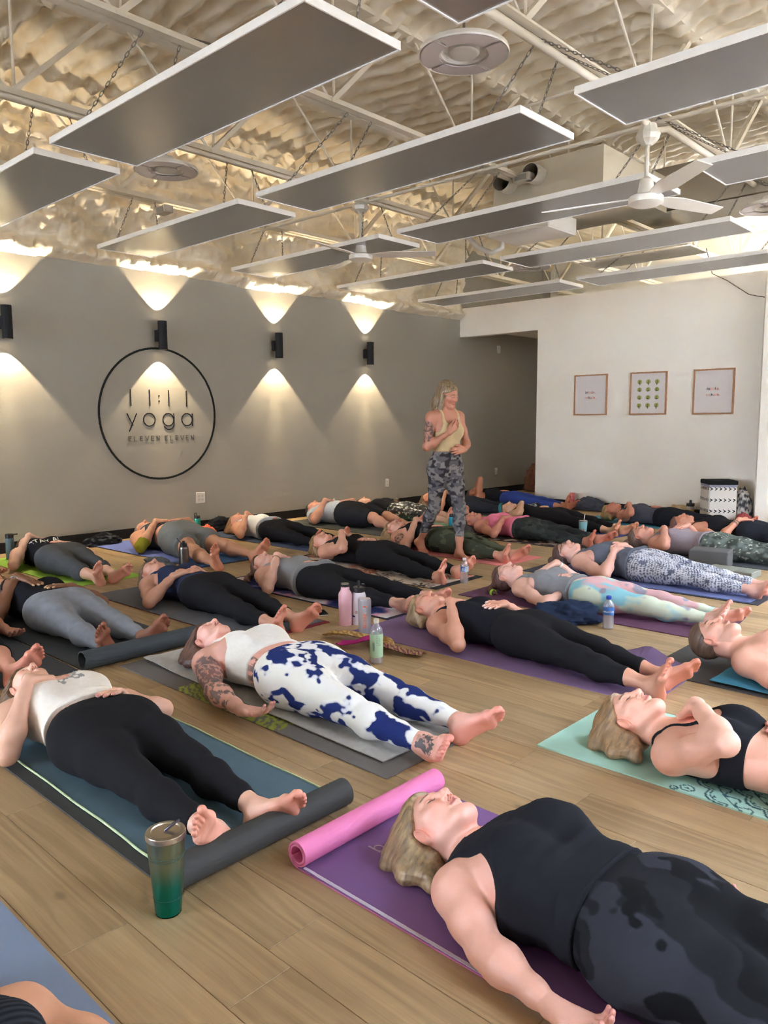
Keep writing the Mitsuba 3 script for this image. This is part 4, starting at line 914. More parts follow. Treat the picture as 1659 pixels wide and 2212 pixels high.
def wear(B, kind, vox, o):
    """Mesh of one garment; o: options."""
    if kind == 'leggings':
        hi, lo = o.get('waist', 1.0), o.get('ankle', .12)
        return B.garment('torso legR legL', o.get('off', .004), vox, lambda p: np.maximum(p[:, 1] - hi - .25 * np.clip(.08 - p[:, 2], 0, .08), lo - p[:, 1]), o.get('rough', 0), rf=(10, 14, 10))
    if kind == 'shorts':
        hi, lo = o.get('waist', 1.0), o.get('hem', .56)
        return B.garment('torso legR legL', o.get('off', .02), vox, lambda p: np.maximum(np.maximum(p[:, 1] - hi, lo - p[:, 1]), .001 - p[:, 2]), o.get('rough', .012), rf=(9, 13, 9))
    if kind in ('tank', 'bra'):
        hem = o.get('hem', .93 if kind == 'tank' else 1.12); st_ = o.get('strap', B.sw * .76); dp, wd = o.get('deep', .03), o.get('wide', .08)
        def clip(p):
            arm = np.abs(p[:, 0]) - np.where(p[:, 1] > 1.30, st_, st_ + (1.30 - p[:, 1]) * .55)
            arm = np.where(p[:, 1] < 1.20, -1, arm)
            return np.maximum(np.maximum(np.maximum(hem - p[:, 1] + o.get('slant', 0) * p[:, 0], arm), neckline(p, dp, wd)), .0012 - p[:, 2])
        tg = 'torso' if hem > .95 else 'torso legR legL'
        off = o.get('off', .008); fl_ = o.get('flare', 0)
        fw_ = (lambda p, d: d - fl_ * np.clip(1.18 - p[:, 1], 0, .3)) if fl_ else None
        return B.garment(tg, off, vox, clip, o.get('rough', .004), fw_, rf=o.get('rf', (8, 16, 10)))
    if kind == 'tee':
        hem, sl = o.get('hem', .92), o.get('sleeve', .62); A = []
        for sd in B.arm: A += B.arm[sd][:2]
        prs = B.pick('torso') + (B.pick('legR', 'legL') if hem < .95 else []); off = o.get('off', .012); dp, wd = o.get('deep', .0), o.get('wide', .075)
        def f(p, pad):
            d = field(prs, p, pad + off); m = np.maximum(np.maximum(hem - p[:, 1], neckline(p, dp, wd)), .0012 - p[:, 2]); d = np.maximum(d - off, m)
            for sd in B.arm:
                a = B.arm[sd]; S, E = a[0].a, a[1].b; ax = E - S; e = field(a[:2], p, pad + off) - off - .004; t = (p - S) @ ax / (ax @ ax)
                e = np.maximum(e, (t - sl) * nz(ax)); k = .03; h = np.maximum(k - np.abs(d - e), 0) / k
                e2 = np.minimum(d, e) - h * h * k / 4; d = np.maximum(e2, neckline(p, dp, wd))
            return np.maximum(d + o.get('rough', .006) * 2 * grain(p * V(9, 16, 11), 1, 5, 2), .0012 - p[:, 2])
        lo, hi = B.bounds(prs + A, off + 3 * vox); v, fc = nets(f, lo, hi, vox); return snap(f, v, .03, vox * .8), fc
    if kind == 'sleeve':
        A = B.arm['R']; E = A[1].b; prs = A[:4]
        def f(p, pad): return np.maximum(field(prs, p, pad + .004) - .004, np.sqrt(((p - E) ** 2).sum(1)) - o.get('r', .095))
        v, fc = nets(f, *B.bounds(prs, 4 * vox), vox); return snap(f, v, .03, vox), fc
def plain(col, amp=.06, f=90):
    c0 = lin(col); return lambda B, v: c0 * (1 + 2 * amp * grain(v, f, 4, 2) + amp * grain(v, 7, 6, 2))[:, None]
def blotch(cols, f, th, seed=0, oct_=3, soft=.012):
    cl = [lin(c) for c in cols]
    def fn(B, v):
        q = grain(v * V(*f), 1, seed, oct_) + .5; c = np.tile(cl[0], (len(v), 1))
        for k, t in enumerate(th):
            if k: q = grain(v * V(*f) * 1.15, 1, seed + 7 * k, oct_) + .5
            c = mixc(c, np.broadcast_to(cl[k + 1], c.shape), np.clip((q - t) / soft + .5, 0, 1))
        return c
    return fn
def tie_dye(B, v):
    w = np.stack([grain(v, 9, s, 2) for s in (1, 2, 3)], 1) * .05; p = v + w
    q = grain(p * V(15, 11, 15), 1, 8, 3); d = grain(p * V(34, 26, 34), 1, 9, 2)
    m = np.clip((q + .35 * d - .045) / .02, 0, 1)
    c = mixc(np.tile(lin((228, 228, 230)), (len(v), 1)), np.tile(lin((146, 156, 190)), (len(v), 1)), np.clip((q + .3 * d) / .06, 0, 1) * .55)
    c = mixc(c, np.tile(lin((33, 42, 86)), (len(v), 1)), m)
    x = np.abs(np.abs(v[:, 0]) - (.145 - .09 * np.clip((.85 - v[:, 1]) / .8, 0, 1)))
    return c
def pastel(B, v):
    q = grain(v * V(9, 7, 9), 1, 3, 3) + .5; r = grain(v * V(8, 6, 8), 1, 14, 3) + .5
    c = mixc(np.tile(lin((136, 190, 200)), (len(v), 1)), np.tile(lin((204, 212, 190)), (len(v), 1)), np.clip((q - .42) / .12, 0, 1))
    c = mixc(c, np.tile(lin((206, 166, 168)), (len(v), 1)), np.clip((r - .52) / .08, 0, 1))
    return mixc(c, np.tile(lin((150, 146, 158)), (len(v), 1)), np.clip((grain(v * 12, 1, 5, 2) - .12) / .06, 0, 1))
def snake(B, v):
    a = np.abs(np.sin(v[:, 1] * 150 + 2 * np.sin(v[:, 0] * 60)) * np.sin(v[:, 0] * 160 + v[:, 2] * 160 + 1.5 * np.sin(v[:, 1] * 70)))
    q = grain(v, 26, 3, 2); return mixc(np.tile(lin((206, 208, 218)), (len(v), 1)), np.tile(lin((84, 88, 104)), (len(v), 1)), np.clip((a - .38 + q * 1.5) / .12, 0, 1))
def foilpat(B, v): q = grain(v, 42, 3, 2); return mixc(np.tile(lin((34, 34, 36)), (len(v), 1)), np.tile(lin((206, 206, 204)), (len(v), 1)), np.clip((q - .10) / .04, 0, 1))
def stars(B, v):
    c = mixc(np.tile(lin((56, 60, 54)), (len(v), 1)), np.tile(lin((96, 102, 94)), (len(v), 1)), np.clip(grain(v, 24, 3, 2) * 4 + .4, 0, 1))
    return mixc(c, np.tile(lin((190, 190, 180)), (len(v), 1)), np.clip((grain(v, 52, 8, 2) - .2) / .03, 0, 1))
def stamp(base, col, fn):
    def g(B, v): c = base(B, v); return mixc(c, np.broadcast_to(lin(col), c.shape), np.clip(fn(B, v), 0, 1))
    return g
def eyes_print(B, v):
    x, y = v[:, 0] - .015, v[:, 1] - 1.26; r = np.sqrt(x * x + y * y); a = np.arctan2(y, x)
    return (v[:, 2] > .12) * ((r < .095 * (.72 + .28 * np.cos(a * 6))) & (r > .022) & (np.sin(a * 18) + np.sin(r * 190) > -.35)) * .75
def emblem_print(B, v):
    x, y = v[:, 0] + .02, v[:, 1] - 1.20; r = np.sqrt(x * x + (y * 1.1) ** 2)
    return (v[:, 2] > .12) * ((np.abs(r - .055) < .007) | ((np.abs(x + y) < .007) & (r < .05)) | ((np.abs(x - y * .6) < .006) & (r < .05))) * .9
def white_print(B, v): return (v[:, 2] > .12) * (np.abs(v[:, 0] + .03) < .05) * (np.abs(v[:, 1] - 1.24) < .045) * (np.abs(np.sin(v[:, 1] * 90)) > .3)
def sleeve_tattoo(lo, hi, dens=.0, side='R', red=.3):
    def fn(B, v):
        S, E, W = B.arm[side][0].a, getattr(B, 'elbow' + side), getattr(B, 'wrist' + side)[0]
        t1 = (v - S) @ (E - S) / ((E - S) @ (E - S)); t2 = (v - E) @ (W - E) / ((W - E) @ (W - E)); da = field(B.arm[side], v, .05)
        d1 = nz(v - S - np.clip(t1, 0, 1)[:, None] * (E - S), axis=1); d2 = nz(v - E - np.clip(t2, 0, 1)[:, None] * (W - E), axis=1); t = np.where(d2 < d1, 1 + t2, np.minimum(t1, 1)); on = (da < .004) * sst(lo, lo + .06, t) * sst(hi, hi - .08, t + .15 * grain(v, 22, 8))
        q = grain(v, 30, 5, 3); k = np.clip((np.abs(q) - .02 + dens) / .05, .25, 1) * on
        c = mixc(np.tile(lin((58, 54, 58)), (len(v), 1)), np.tile(lin((132, 60, 56)), (len(v), 1)), np.clip((grain(v, 13, 11, 2) - .02) / .04, 0, 1) * red)
        return k * .85, c
    return fn
def foot_tattoo(B, v):
    an, u, n, w = B.footR; r = v - an; a, c = r @ u, r @ w
    m = np.sqrt(((a - .055) / .04) ** 2 + ((c - .004) / .03) ** 2); k = (r @ n > -.045) * (field(B.pick('footR'), v, .03) < .005)
    return k * (m < 1 + .18 * np.sin(np.arctan2(c, a - .055) * 16)) * (.35 + .6 * (grain(v, 70, 4) > -.06)), np.tile(lin((70, 66, 66)), (len(v), 1))
def band_tattoo(B, v):
    E, W = B.elbowR, B.wristR[0]; t = (v - E) @ (W - E) / ((W - E) @ (W - E)); on = (field(B.arm['R'], v, .05) < .004)
    return on * ((np.abs(t - .86) < .022) | (np.abs(t - .76) < .03)) * .8, np.tile(lin((60, 54, 54)), (len(v), 1))
def side_tattoo(B, v): return ((v[:, 1] > .93) & (v[:, 1] < 1.1) & (v[:, 0] < -.07) & (v[:, 2] < .17)) * (grain(v, 55, 4) > .0) * .8, np.tile(lin((66, 60, 58)), (len(v), 1))
FAIR, TAN, ROSE, DEEP = (226, 180, 158), (204, 150, 122), (222, 164, 146), (124, 84, 62)
from concurrent.futures import ThreadPoolExecutor
import manifold3d
def simp(v, f, tol):
    try:
        m = manifold3d.Manifold(manifold3d.Mesh(v.astype(np.float32), f.astype(np.uint32)))
        if m.num_tri() < 100: return v, f
        k = m.simplify(tol).to_mesh(); return np.array(k.vert_properties[:, :3], float), np.array(k.tri_verts, int)
    except Exception: return v, f
def person(label, head, ang=0.0, s=1.05, hN=None, hF=None, z0=0.010, skin=FAIR, hair=('back', (96, 70, 48), (150, 116, 80)), arms=None, wear_=(), tattoos=(), brow=(92, 68, 50), extras=None, nails=(206, 140, 132), frame=None, stub=0, feet=None, legs=None, lips=(190, 112, 108), far=None, **kw):
    R = rotz(math.radians(ang)); hd = np.array([*head, 0.0]); O = hd - s * (R @ V(0, 1.565, 0)); O[2] = z0
    lg = dict(legs or {})
    for side, q in (('R', hN), ('L', hF)):
        if q is None: continue
        l = (R.T @ (np.array([*q, 0.0]) - [O[0], O[1], 0])) / s
        lg[side] = {**dict(ankle=V(np.clip(l[0], -.5, .5), np.clip(l[1] + .028, -.02, .14), .05)), **lg.get(side, {})}
    M4 = np.eye(4); M4[:3, :3] = R * s; M4[:3, 3] = O
    if frame is not None: M4 = frame
    dist = far or float(np.hypot(*M4[:2, 3] + (M4[:3, :3] @ V(0, 1.0, 0))[:2]))
    return dict(label=label, kw=dict(legs=lg, arms=arms or {}, feet=feet, **kw), M=M4, dist=dist, s=np.linalg.norm(M4[:3, 1]), skin=skin, hair=hair, wear=wear_, tattoos=tattoos, brow=brow, extras=extras, nails=nails, stub=stub, lips=lips)
def compute(q):
    B = Body(**q['kw']); s, D = q['s'], q['dist']; vox = max(.0048, D * .00118) / s; tol = max(.00012, D * .00006) / s; out = []
    v, f = B.skin_mesh(vox, False); v, f = simp(v, f, tol)
    al = B.core + sum(B.arm.values(), [])
    for rep, tg in enumerate((('head', 'hand', 'foot'), ('head',) if D < 4.5 else ())):
        near = np.zeros(len(v), bool)
        for p in al:
            if p.tag[:4] in tg: near |= ((v > p.lo - .01) & (v < p.hi + .01)).all(1)
        if not near.any(): continue
        n0 = len(v); v, f = split(v, f, near); m = np.ones(len(v), bool); m[:n0] = near
        v[m] = snap(B.body, v[m], .015, vox * .6, 1)
    if D > 6: v, f = simp(v, f, tol)
    c = B.skin_color(v, q['skin'], brow=q['brow'], tattoos=q['tattoos'], nails=q['nails'], stubble=q['stub'], lips=q['lips'])
    out.append(('body', v, f, c, 'skin', None))
    if q['hair']:
        st_, ca, cb = q['hair'][:3]
        v, f, g = hair_mesh(B, st_, max(.0042, D * .0011) / s, len(q['label'])); 
        c = mixc(np.tile(lin(ca), (len(v), 1)), np.tile(lin(cb), (len(v), 1)), np.clip(g * 2.0 + .5, 0, 1)); v = B.hc + (v * B.hs) @ B.hR.T
        out.append(('hair', v, f, c, 'hair', None))
    for w in q['wear']:
        kind, nm, cf, bs, o = w; pl_ = o.get('plain', False)
        v, f = wear(B, kind, vox * (1.1 if pl_ or D > 5 else .85), o)
        if pl_: v, f = simp(v, f, tol)
        out.append((nm, v, f, cf(B, v), bs, o.get('label')))
    if q['extras']: out += q['extras'](B)
    return out
def band(c, d, r, w, th=.004, n=24):
    d = unit(d); a = np.arange(n) * 2 * np.pi / n; u = unit(np.cross(d, [.2, .3, .9])); k = np.cross(d, u)
    rows = [(c + d * o + (np.cos(a)[:, None] * u + np.sin(a)[:, None] * k) * rr) for o, rr in ((-w / 2, r), (-w / 2, r + th), (w / 2, r + th), (w / 2, r))]
    v = np.vstack(rows); i = np.arange(n); j = (i + 1) % n; F = []
    for p in range(4): A, Bq = p * n, (p + 1) % 4 * n; F += [np.stack([A + i, A + j, Bq + j], 1), np.stack([A + i, Bq + j, Bq + i], 1)]
    return v, np.vstack(F)
def on_wrist(side, nm, col, w=.012, r=.026, t=.93, bs='gloss', face=None):
    def fn(B):
        W, E, d, n = getattr(B, 'wrist' + side); c = E + (W - E) * t; v, f = band(c, W - E, r, w); out = [(nm, v, f, np.tile(lin(col), (len(v), 1)), bs, None)]
        if face is not None:
            ax = unit(W - E); up_ = unit(n - ax * (n @ ax)); m = trimesh.creation.cylinder(.017, .009, sections=20); m.apply_transform(frame_to(c + up_ * (r + .004), ax, np.cross(up_, ax), up_)); out.append((nm + '__face', m.vertices, m.faces, np.tile(lin(face), (len(m.vertices), 1)), bs, None))
        return out
    return fn
def both(*fs): return lambda B: sum((f(B) for f in fs), [])
def glasses(B):
    out = []
    for x in (-1, 1):
        t = np.arange(20) * 2 * np.pi / 20; pts = [B.H(x * .033 + .021 * math.cos(a), .004 + .017 * math.sin(a), .101 - .01 * abs(math.cos(a)) ) for a in t]; out.append(tube(pts, .0018, 6, closed=True)); out.append(tube([B.H(x * .054, .01, .093), B.H(x * .078, .014, .05), B.H(x * .082, .014, -.005)], .0018, 6))
    out.append(tube([B.H(-.012, .008, .104), B.H(0, .011, .107), B.H(.012, .008, .104)], .0018, 6)); m = trimesh.util.concatenate(out)
    return [('glasses', m.vertices, m.faces, np.tile(lin((40, 34, 34)), (len(m.vertices), 1)), 'gloss', 'dark framed glasses')]
def headband(col):
    def fn(B):
        a = np.arange(40) * 2 * np.pi / 40; rows = []
        for dy in (-.022, .022): rows.append([B.H(.089 * math.cos(t), .062 + dy + .035 * math.sin(t) - .03 * (math.sin(t) < 0) * abs(math.sin(t)), .108 * math.sin(t) - .012) for t in a])
        v = np.array(rows).reshape(-1, 3); i = np.arange(40); j = (i + 1) % 40
        return [('headband', v, np.vstack([np.stack([i, j, 40 + j], 1), np.stack([i, 40 + j, 40 + i], 1)]), np.tile(lin(col), (80, 1)), 'cloth', 'headband')]
    return fn
def hair_tie(B):
    p = [B.H(-.125, .07, -.108), B.H(-.14, .03, -.11)]; v, f = band((p[0] + p[1]) / 2, p[1] - p[0], .02, .022, .004); return [('hair_tie', v, f, np.tile(lin((190, 226, 90)), (len(v), 1)), 'cloth', 'lime hair tie')]
def chest_text(txt, h, x0, y0, col, off=.011):
    def fn(B):
        out = []
        m = meshkit.text_mesh(txt, h, .0015, True); v = np.array(m.vertices); 
        v = v * [1, 1, 1]; v[:, 0] += x0; v[:, 1] += y0; v[:, 2] += B.top(v[:, :2]) + off
        return [('lettering', v, np.array(m.faces), np.tile(lin(col), (len(v), 1)), 'matte', 'white lettering')]
    return fn
BLACK = (29, 28, 29)
def legg(col=BLACK, nm='leggings', lab=None, cf=None, bs='cloth', **o): return ('leggings', nm, cf or plain(col), bs, {**dict(plain=cf is None), **o, 'label': lab})
def top_(kind, nm, col=BLACK, cf=None, bs='cloth', **o): return (kind, nm, cf or plain(col), bs, {**dict(plain=cf is None), **o})
HB = dict(R=dict(pose='heart'), L=dict(pose='belly'))
BB = dict(R=dict(pose='belly'), L=dict(pose='belly', wr=(.13, 1.10, 0)))
PEOPLE = [
 person('woman on her back on the purple mat, navy tank top, black camouflage leggings', (1.62, 1.31), 0, .95, skin=(226, 172, 154), fat=1.30, bust=1.15, skull=1.02, pitch=6, yaw=6,
   hair=('back', (96, 74, 52), (176, 148, 108)), arms=dict(R=dict(pose='side', el=(-.27, 1.20, .05), wr=(-.315, .985, .04), d=(.02, -1, .05), curl=24), L=dict(pose='side', el=(.25, 1.2, .05), wr=(.30, .98, .035), d=(.25, -1, .02))),
   wear_=[legg(cf=blotch([(29, 29, 31), (43, 43, 48), (20, 20, 21)], (9, 7, 9), (.51, .56), 3, 3, .012), waist=1.04, rough=.002), top_('tank', 'tank_top', (29, 29, 32), hem=1.01, deep=-.06, wide=.066, strap=.155, flare=.05, rough=.012, rf=(5, 24, 8), off=.012)]),
 person('woman in a white print tee and black leggings on the slate towel at left', (1.31, 3.33), 0, .99, (1.22, 1.82), (1.40, 1.83), z0=.014, fat=1.12, hair=('back', (70, 50, 36), (120, 92, 66)), pitch=4, yaw=4,
   arms=dict(R=dict(pose='heart', el=(-.29, 1.08, .055), wr=(-.125, 1.26, 0), d=(1, .02, 0)), L=dict(pose='belly', wr=(.17, .99, 0), d=(-1, -.25, 0))), feet=dict(R=dict(tilt=8, splay=42), L=dict(tilt=38, splay=40)),
   wear_=[legg(ankle=.14, waist=1.02), top_('tank', 'tee', (228, 222, 216), cf=stamp(plain((230, 224, 218)), (118, 122, 124), eyes_print), hem=1.03, deep=.0, wide=.085, flare=.05, off=.012, rough=.010)], extras=on_wrist('L', 'watch', (40, 40, 42), .016, .027, .9, 'gloss', (30, 30, 32))),
 person('woman in blue and white tie-dye leggings and white crop top, tattooed arm', (2.23, 3.32), 0, 1.05, (2.11, 1.76), (2.37, 1.78), z0=.020, fat=1.16, skin=(224, 172, 156), hair=('back', (64, 42, 34), (104, 72, 56)), pitch=4, yaw=6,
   arms=dict(R=dict(pose='side', wr=(-.34, .86, .04), d=(.35, -1, .05), curl=20), L=dict(pose='side', wr=(.30, .86, .035))), tattoos=[sleeve_tattoo(.12, 1.12), foot_tattoo, side_tattoo], feet=dict(R=dict(tilt=42, splay=46), L=dict(tilt=42, splay=38)),
   wear_=[legg(cf=tie_dye, ankle=.12, waist=1.0, lab='blue and white tie-dye leggings'), top_('tank', 'crop_top', (232, 230, 230), hem=1.06, deep=.0, wide=.08, strap=.11, off=.007, rough=.002)]),
 person('dark skinned woman in heather grey leggings and black tank at left', (2.05, 5.38), 0, 1.04, (1.94, 3.90), (2.17, 3.95), z0=.010, fat=1.12, skin=DEEP, lips=(120, 66, 62), hair=('bun', (28, 22, 20), (48, 38, 34)), brow=(30, 22, 18), nails=(226, 190, 150),
   arms=dict(R=dict(pose='heart', wr=(-.10, 1.26, 0), d=(.6, -.8, 0)), L=dict(pose='belly', wr=(.14, 1.03, 0))), feet=dict(R=dict(tilt=12, splay=30), L=dict(tilt=20, splay=36)),
   wear_=[legg(cf=plain((132, 134, 140), .12, 30), ankle=.13, waist=1.02), top_('tank', 'tank_top', (28, 28, 31), hem=.98, deep=.0, wide=.08, rough=.005)], extras=on_wrist('R', 'bracelet', (206, 204, 206), .012, .027, .92, 'steel')),
 person('woman in charcoal capris on the lime green mat', (2.88, 7.20), 0, 1.04, (2.80, 5.68), (2.95, 5.70), z0=.007, fat=1.1, hair=('back', (50, 38, 30), (86, 66, 50)),
   arms=dict(R=dict(pose='heart', wr=(-.10, 1.27, 0)), L=dict(pose='belly')), feet=dict(R=dict(tilt=20, splay=24), L=dict(tilt=36, splay=40)),
   wear_=[legg((66, 66, 66), ankle=.30, off=.008, rough=.004), top_('tank', 'tank_top', (24, 24, 27), hem=.96, deep=.0, wide=.075)], extras=chest_text('STAY ALIVE', .05, -.16, 1.13, (216, 214, 210))),
 person('man in grey shorts and grey tank with a yellow elbow sleeve', (4.10, 7.26), 0, 1.09, (3.77, 5.50), (4.24, 5.58), z0=.010, male=True, fat=1.1, belly=.045, skin=(206, 152, 122), hair=('short', (110, 96, 84), (150, 136, 120)), stub=.2,
   arms=dict(R=dict(pose='belly', wr=(-.12, 1.14, 0), d=(1, -.25, 0)), L=dict(pose='belly')), feet=dict(R=dict(tilt=8, splay=24), L=dict(tilt=22, splay=28)),
   wear_=[('shorts', 'shorts', plain((104, 104, 100)), 'cloth', dict(hem=.60, waist=1.0, off=.022, plain=True)), top_('tank', 'tank_top', (62, 62, 62), hem=1.08, deep=.0, wide=.08, off=.012, rough=.008), ('sleeve', 'elbow_sleeve', plain((128, 122, 40)), 'cloth', dict(label='yellow-green elbow sleeve'))]),
 person('woman in a navy tank and black leggings on the grey towel', (2.98, 5.17), 0, 1.06, (2.83, 3.53), (3.00, 3.52), z0=.010, fat=1.02, skin=(212, 160, 138), hair=('bob', (104, 84, 66), (150, 126, 100)),
   arms=dict(R=dict(pose='belly', wr=(-.13, 1.09, 0), d=(1, -.12, 0)), L=dict(pose='belly', wr=(.14, 1.10, 0), d=(-1, -.1, 0))), feet=dict(R=dict(tilt=24, splay=22), L=dict(tilt=32, splay=30)),
   wear_=[legg(ankle=.14, waist=1.0), top_('tank', 'tank_top', (40, 44, 62), hem=.97, deep=.01, wide=.08, rough=.004)], extras=on_wrist('L', 'watch', (26, 26, 28), .018, .028, .9, 'gloss', (20, 20, 22))),
 person('woman in a light grey tank on the galaxy towel', (3.76, 4.84), -2, 1.03, (3.73, 3.32), (4.03, 3.40), z0=.010, skin=(224, 176, 158), hair=('pony', (70, 46, 36), (110, 76, 58)),
   arms=HB, feet=dict(R=dict(tilt=40, splay=50), L=dict(tilt=48, splay=36)),
   wear_=[legg(ankle=.18, waist=1.0), top_('tank', 'tank_top', (142, 142, 144), hem=.93, deep=.0, wide=.08, flare=.10, rough=.008)], extras=on_wrist('R', 'bracelet', (170, 120, 90), .005, .026, .9)),
 person('woman in a black tank and black leggings on the palm leaf towel', (4.80, 5.30), 1, 1.05, (4.60, 3.72), (4.88, 3.75), z0=.010, skin=(222, 168, 146), hair=('bob', (120, 92, 62), (172, 140, 98)),
   arms=dict(R=dict(pose='heart', el=(-.28, 1.02, .17), wr=(-.09, 1.22, 0)), L=dict(pose='belly', wr=(.13, 1.06, 0))), feet=dict(R=dict(tilt=16, splay=26), L=dict(tilt=26, splay=34)),
   wear_=[legg(ankle=.11, waist=1.02), top_('tank', 'tank_top', BLACK, hem=.98, deep=.02, wide=.08)], extras=on_wrist('L', 'bracelet', (40, 36, 36), .006, .026, .93)),
 person('woman in a white tee and black capris on the navy mat', (5.22, 7.18), 0, 1.02, (5.08, 5.80), (5.40, 5.86), z0=.007, skin=(214, 158, 132), hair=('back', (118, 84, 56), (168, 128, 90)),
   arms=dict(R=dict(pose='heart', wr=(-.09, 1.27, 0)), L=dict(pose='belly', wr=(.15, 1.0, 0))), feet=dict(R=dict(tilt=20, splay=20), L=dict(tilt=22, splay=24)),
   wear_=[legg(ankle=.17, waist=1.0), top_('tank', 'tee', (226, 228, 228), hem=.98, deep=.0, wide=.08, flare=.16, off=.012, rough=.008)], extras=on_wrist('L', 'watch', (220, 220, 220), .014, .026, .92)),
 person('man in a pale grey tee and long black shorts', (6.58, 7.40), 0, 1.09, (6.36, 5.80), (6.66, 5.86), z0=.010, male=True, fat=1.12, belly=.03, skin=(214, 158, 134), hair=('short', (38, 30, 28), (60, 48, 42)), brow=(36, 28, 24),
   arms=dict(R=dict(pose='heart', el=(-.33, 1.18, .06), wr=(-.12, 1.24, 0)), L=dict(pose='belly', wr=(.14, 1.06, 0))), legs=dict(R=dict(knee=V(-.11, .49, .12)), L=dict(knee=V(.11, .49, .11))),
   wear_=[('shorts', 'shorts', plain((34, 34, 36)), 'cloth', dict(hem=.52, waist=1.02, off=.020, plain=True)), top_('tee', 't_shirt', (186, 194, 202), hem=.97, sleeve=.6)]),
 person('woman in a black tee and silver-black shiny leggings', (7.44, 7.36), 0, 1.04, (7.30, 5.76), (7.55, 5.77), z0=.007, hair=('bun', (60, 46, 38), (96, 76, 60)), feet=dict(R=dict(tilt=4, splay=18), L=dict(tilt=10, splay=20)),
   arms=dict(R=dict(pose='side', wr=(-.27, .9, .04)), L=dict(pose='side', wr=(.27, .9, .04))),
   wear_=[legg(cf=foilpat, bs='foil', ankle=.40, waist=.98, off=.008), top_('tee', 't_shirt', (32, 32, 35), hem=.99, sleeve=.7)]),
 person('blonde woman with a tattooed upper arm, camouflage leggings, on the salmon mat', (5.92, 5.40), -3, 1.05, (5.70, 3.88), (5.86, 3.87), z0=.007, fat=1.08, skin=(222, 170, 150), hair=('back', (132, 104, 72), (196, 168, 126)),
   arms=dict(R=dict(pose='heart', wr=(-.07, 1.2, 0), d=(.9, .1, 0)), L=dict(pose='belly', wr=(.14, 1.02, 0))), tattoos=[sleeve_tattoo(.2, .8, -.03, 'R', .1)], feet=dict(R=dict(tilt=24, splay=36), L=dict(tilt=40, splay=36)),
   wear_=[legg(cf=blotch([(56, 58, 46), (76, 78, 60), (38, 38, 34)], (9, 8, 9), (.54, .6), 4), ankle=.2, waist=.98, off=.006), top_('tank', 'tank_top', (26, 26, 28), hem=.96)]),
 person('woman in a bright pink tank and dark camouflage leggings', (7.10, 5.26), 0, 1.04, (6.98, 3.74), (7.24, 3.74), z0=.007, skin=(208, 144, 124), hair=('back', (40, 30, 28), (70, 54, 48)), yaw=-20,
   arms=dict(R=dict(pose='belly', wr=(-.12, 1.08, 0), d=(1, .1, 0)), L=dict(pose='side', wr=(.29, .9, .04))), feet=dict(R=dict(tilt=24, splay=36), L=dict(tilt=44, splay=40)),
   wear_=[legg(cf=blotch([(46, 48, 46), (56, 60, 56), (36, 37, 36)], (8, 7, 8), (.54, .6), 6), ankle=.13), top_('tank', 'tank_top', (232, 132, 160), hem=.93, deep=.0, wide=.075, flare=.06, rough=.006)]),
 person('person in a black print tee and black leggings behind the instructor', (8.58, 7.16), 0, 1.04, (8.58, 5.62), (8.80, 5.64), z0=.007, skin=(220, 160, 132), hair=('back', (86, 66, 50), (130, 102, 78)),
   arms=dict(R=dict(pose='heart', wr=(-.08, 1.2, 0)), L=dict(pose='side', wr=(.29, .9, .04))), wear_=[legg((38, 39, 43), ankle=.14), top_('tank', 't_shirt', (28, 28, 30), cf=stamp(plain((28, 28, 30)), (226, 226, 226), white_print), hem=.96, deep=.0)]),
 person('person in blue leggings with one elbow raised, by the alcove', (9.66, 7.14), -1, 1.03, (9.62, 5.52), (9.80, 5.56), z0=.007, skin=(196, 136, 108), hair=('back', (60, 44, 38), (96, 72, 60)),
   arms=dict(R=dict(pose='heart', wr=(-.10, 1.46, .15), d=(.4, .9, -.1), el=(-.20, 1.30, .37), rest=False), L=dict(pose='belly', wr=(.13, 1.04, 0))), feet=dict(R=dict(tilt=8, splay=10), L=dict(tilt=44, splay=40)),
   wear_=[legg((46, 58, 112), ankle=.15), top_('tank', 't_shirt', (27, 27, 30), hem=.97)]),
 person('woman with a teal headband in a black emblem tee', (8.20, 5.52), -5, 1.05, (7.80, 3.88), (8.04, 3.87), z0=.007, skin=(222, 176, 146), hair=('bun', (62, 48, 40), (96, 76, 62)),
   arms=dict(R=dict(pose='heart', el=(-.33, 1.14, .15), wr=(-.08, 1.30, 0), d=(.7, .7, 0)), L=dict(pose='belly', wr=(.14, 1.05, 0))), feet=dict(R=dict(tilt=24, splay=28), L=dict(tilt=44, splay=36)),
   wear_=[legg(ankle=.12), top_('tank', 't_shirt', BLACK, cf=stamp(plain(BLACK), (170, 172, 174), emblem_print), hem=.97, deep=.0)], extras=headband((44, 104, 104))),
 person('woman all in black with blonde hair on the violet mat', (3.55, 2.97), 0, 1.03, (3.33, 1.43), (3.50, 1.45), z0=.008, skin=(210, 154, 130), hair=('bob', (120, 98, 70), (190, 164, 124)), pitch=3, yaw=4,
   arms=dict(R=dict(pose='heart', wr=(-.115, 1.30, 0), d=(.9, .15, 0), curl=26), L=dict(pose='belly', wr=(.12, 1.10, 0), d=(-1, .05, 0))), feet=dict(R=dict(tilt=16, splay=22), L=dict(tilt=38, splay=38)),
   wear_=[legg(ankle=.21, waist=1.04), top_('tank', 'tank_top', (26, 26, 29), hem=1.0, deep=-.01, wide=.075, off=.007, strap=.105)], nails=(226, 200, 196)),
 person('woman with a ponytail, grey crop tank and pastel cloud print leggings', (4.70, 3.16), 0, 1.02, (4.72, 1.72), (4.88, 1.72), z0=.007, fat=.93, skin=(226, 180, 164), hair=('pony', (56, 34, 30), (88, 58, 50)),
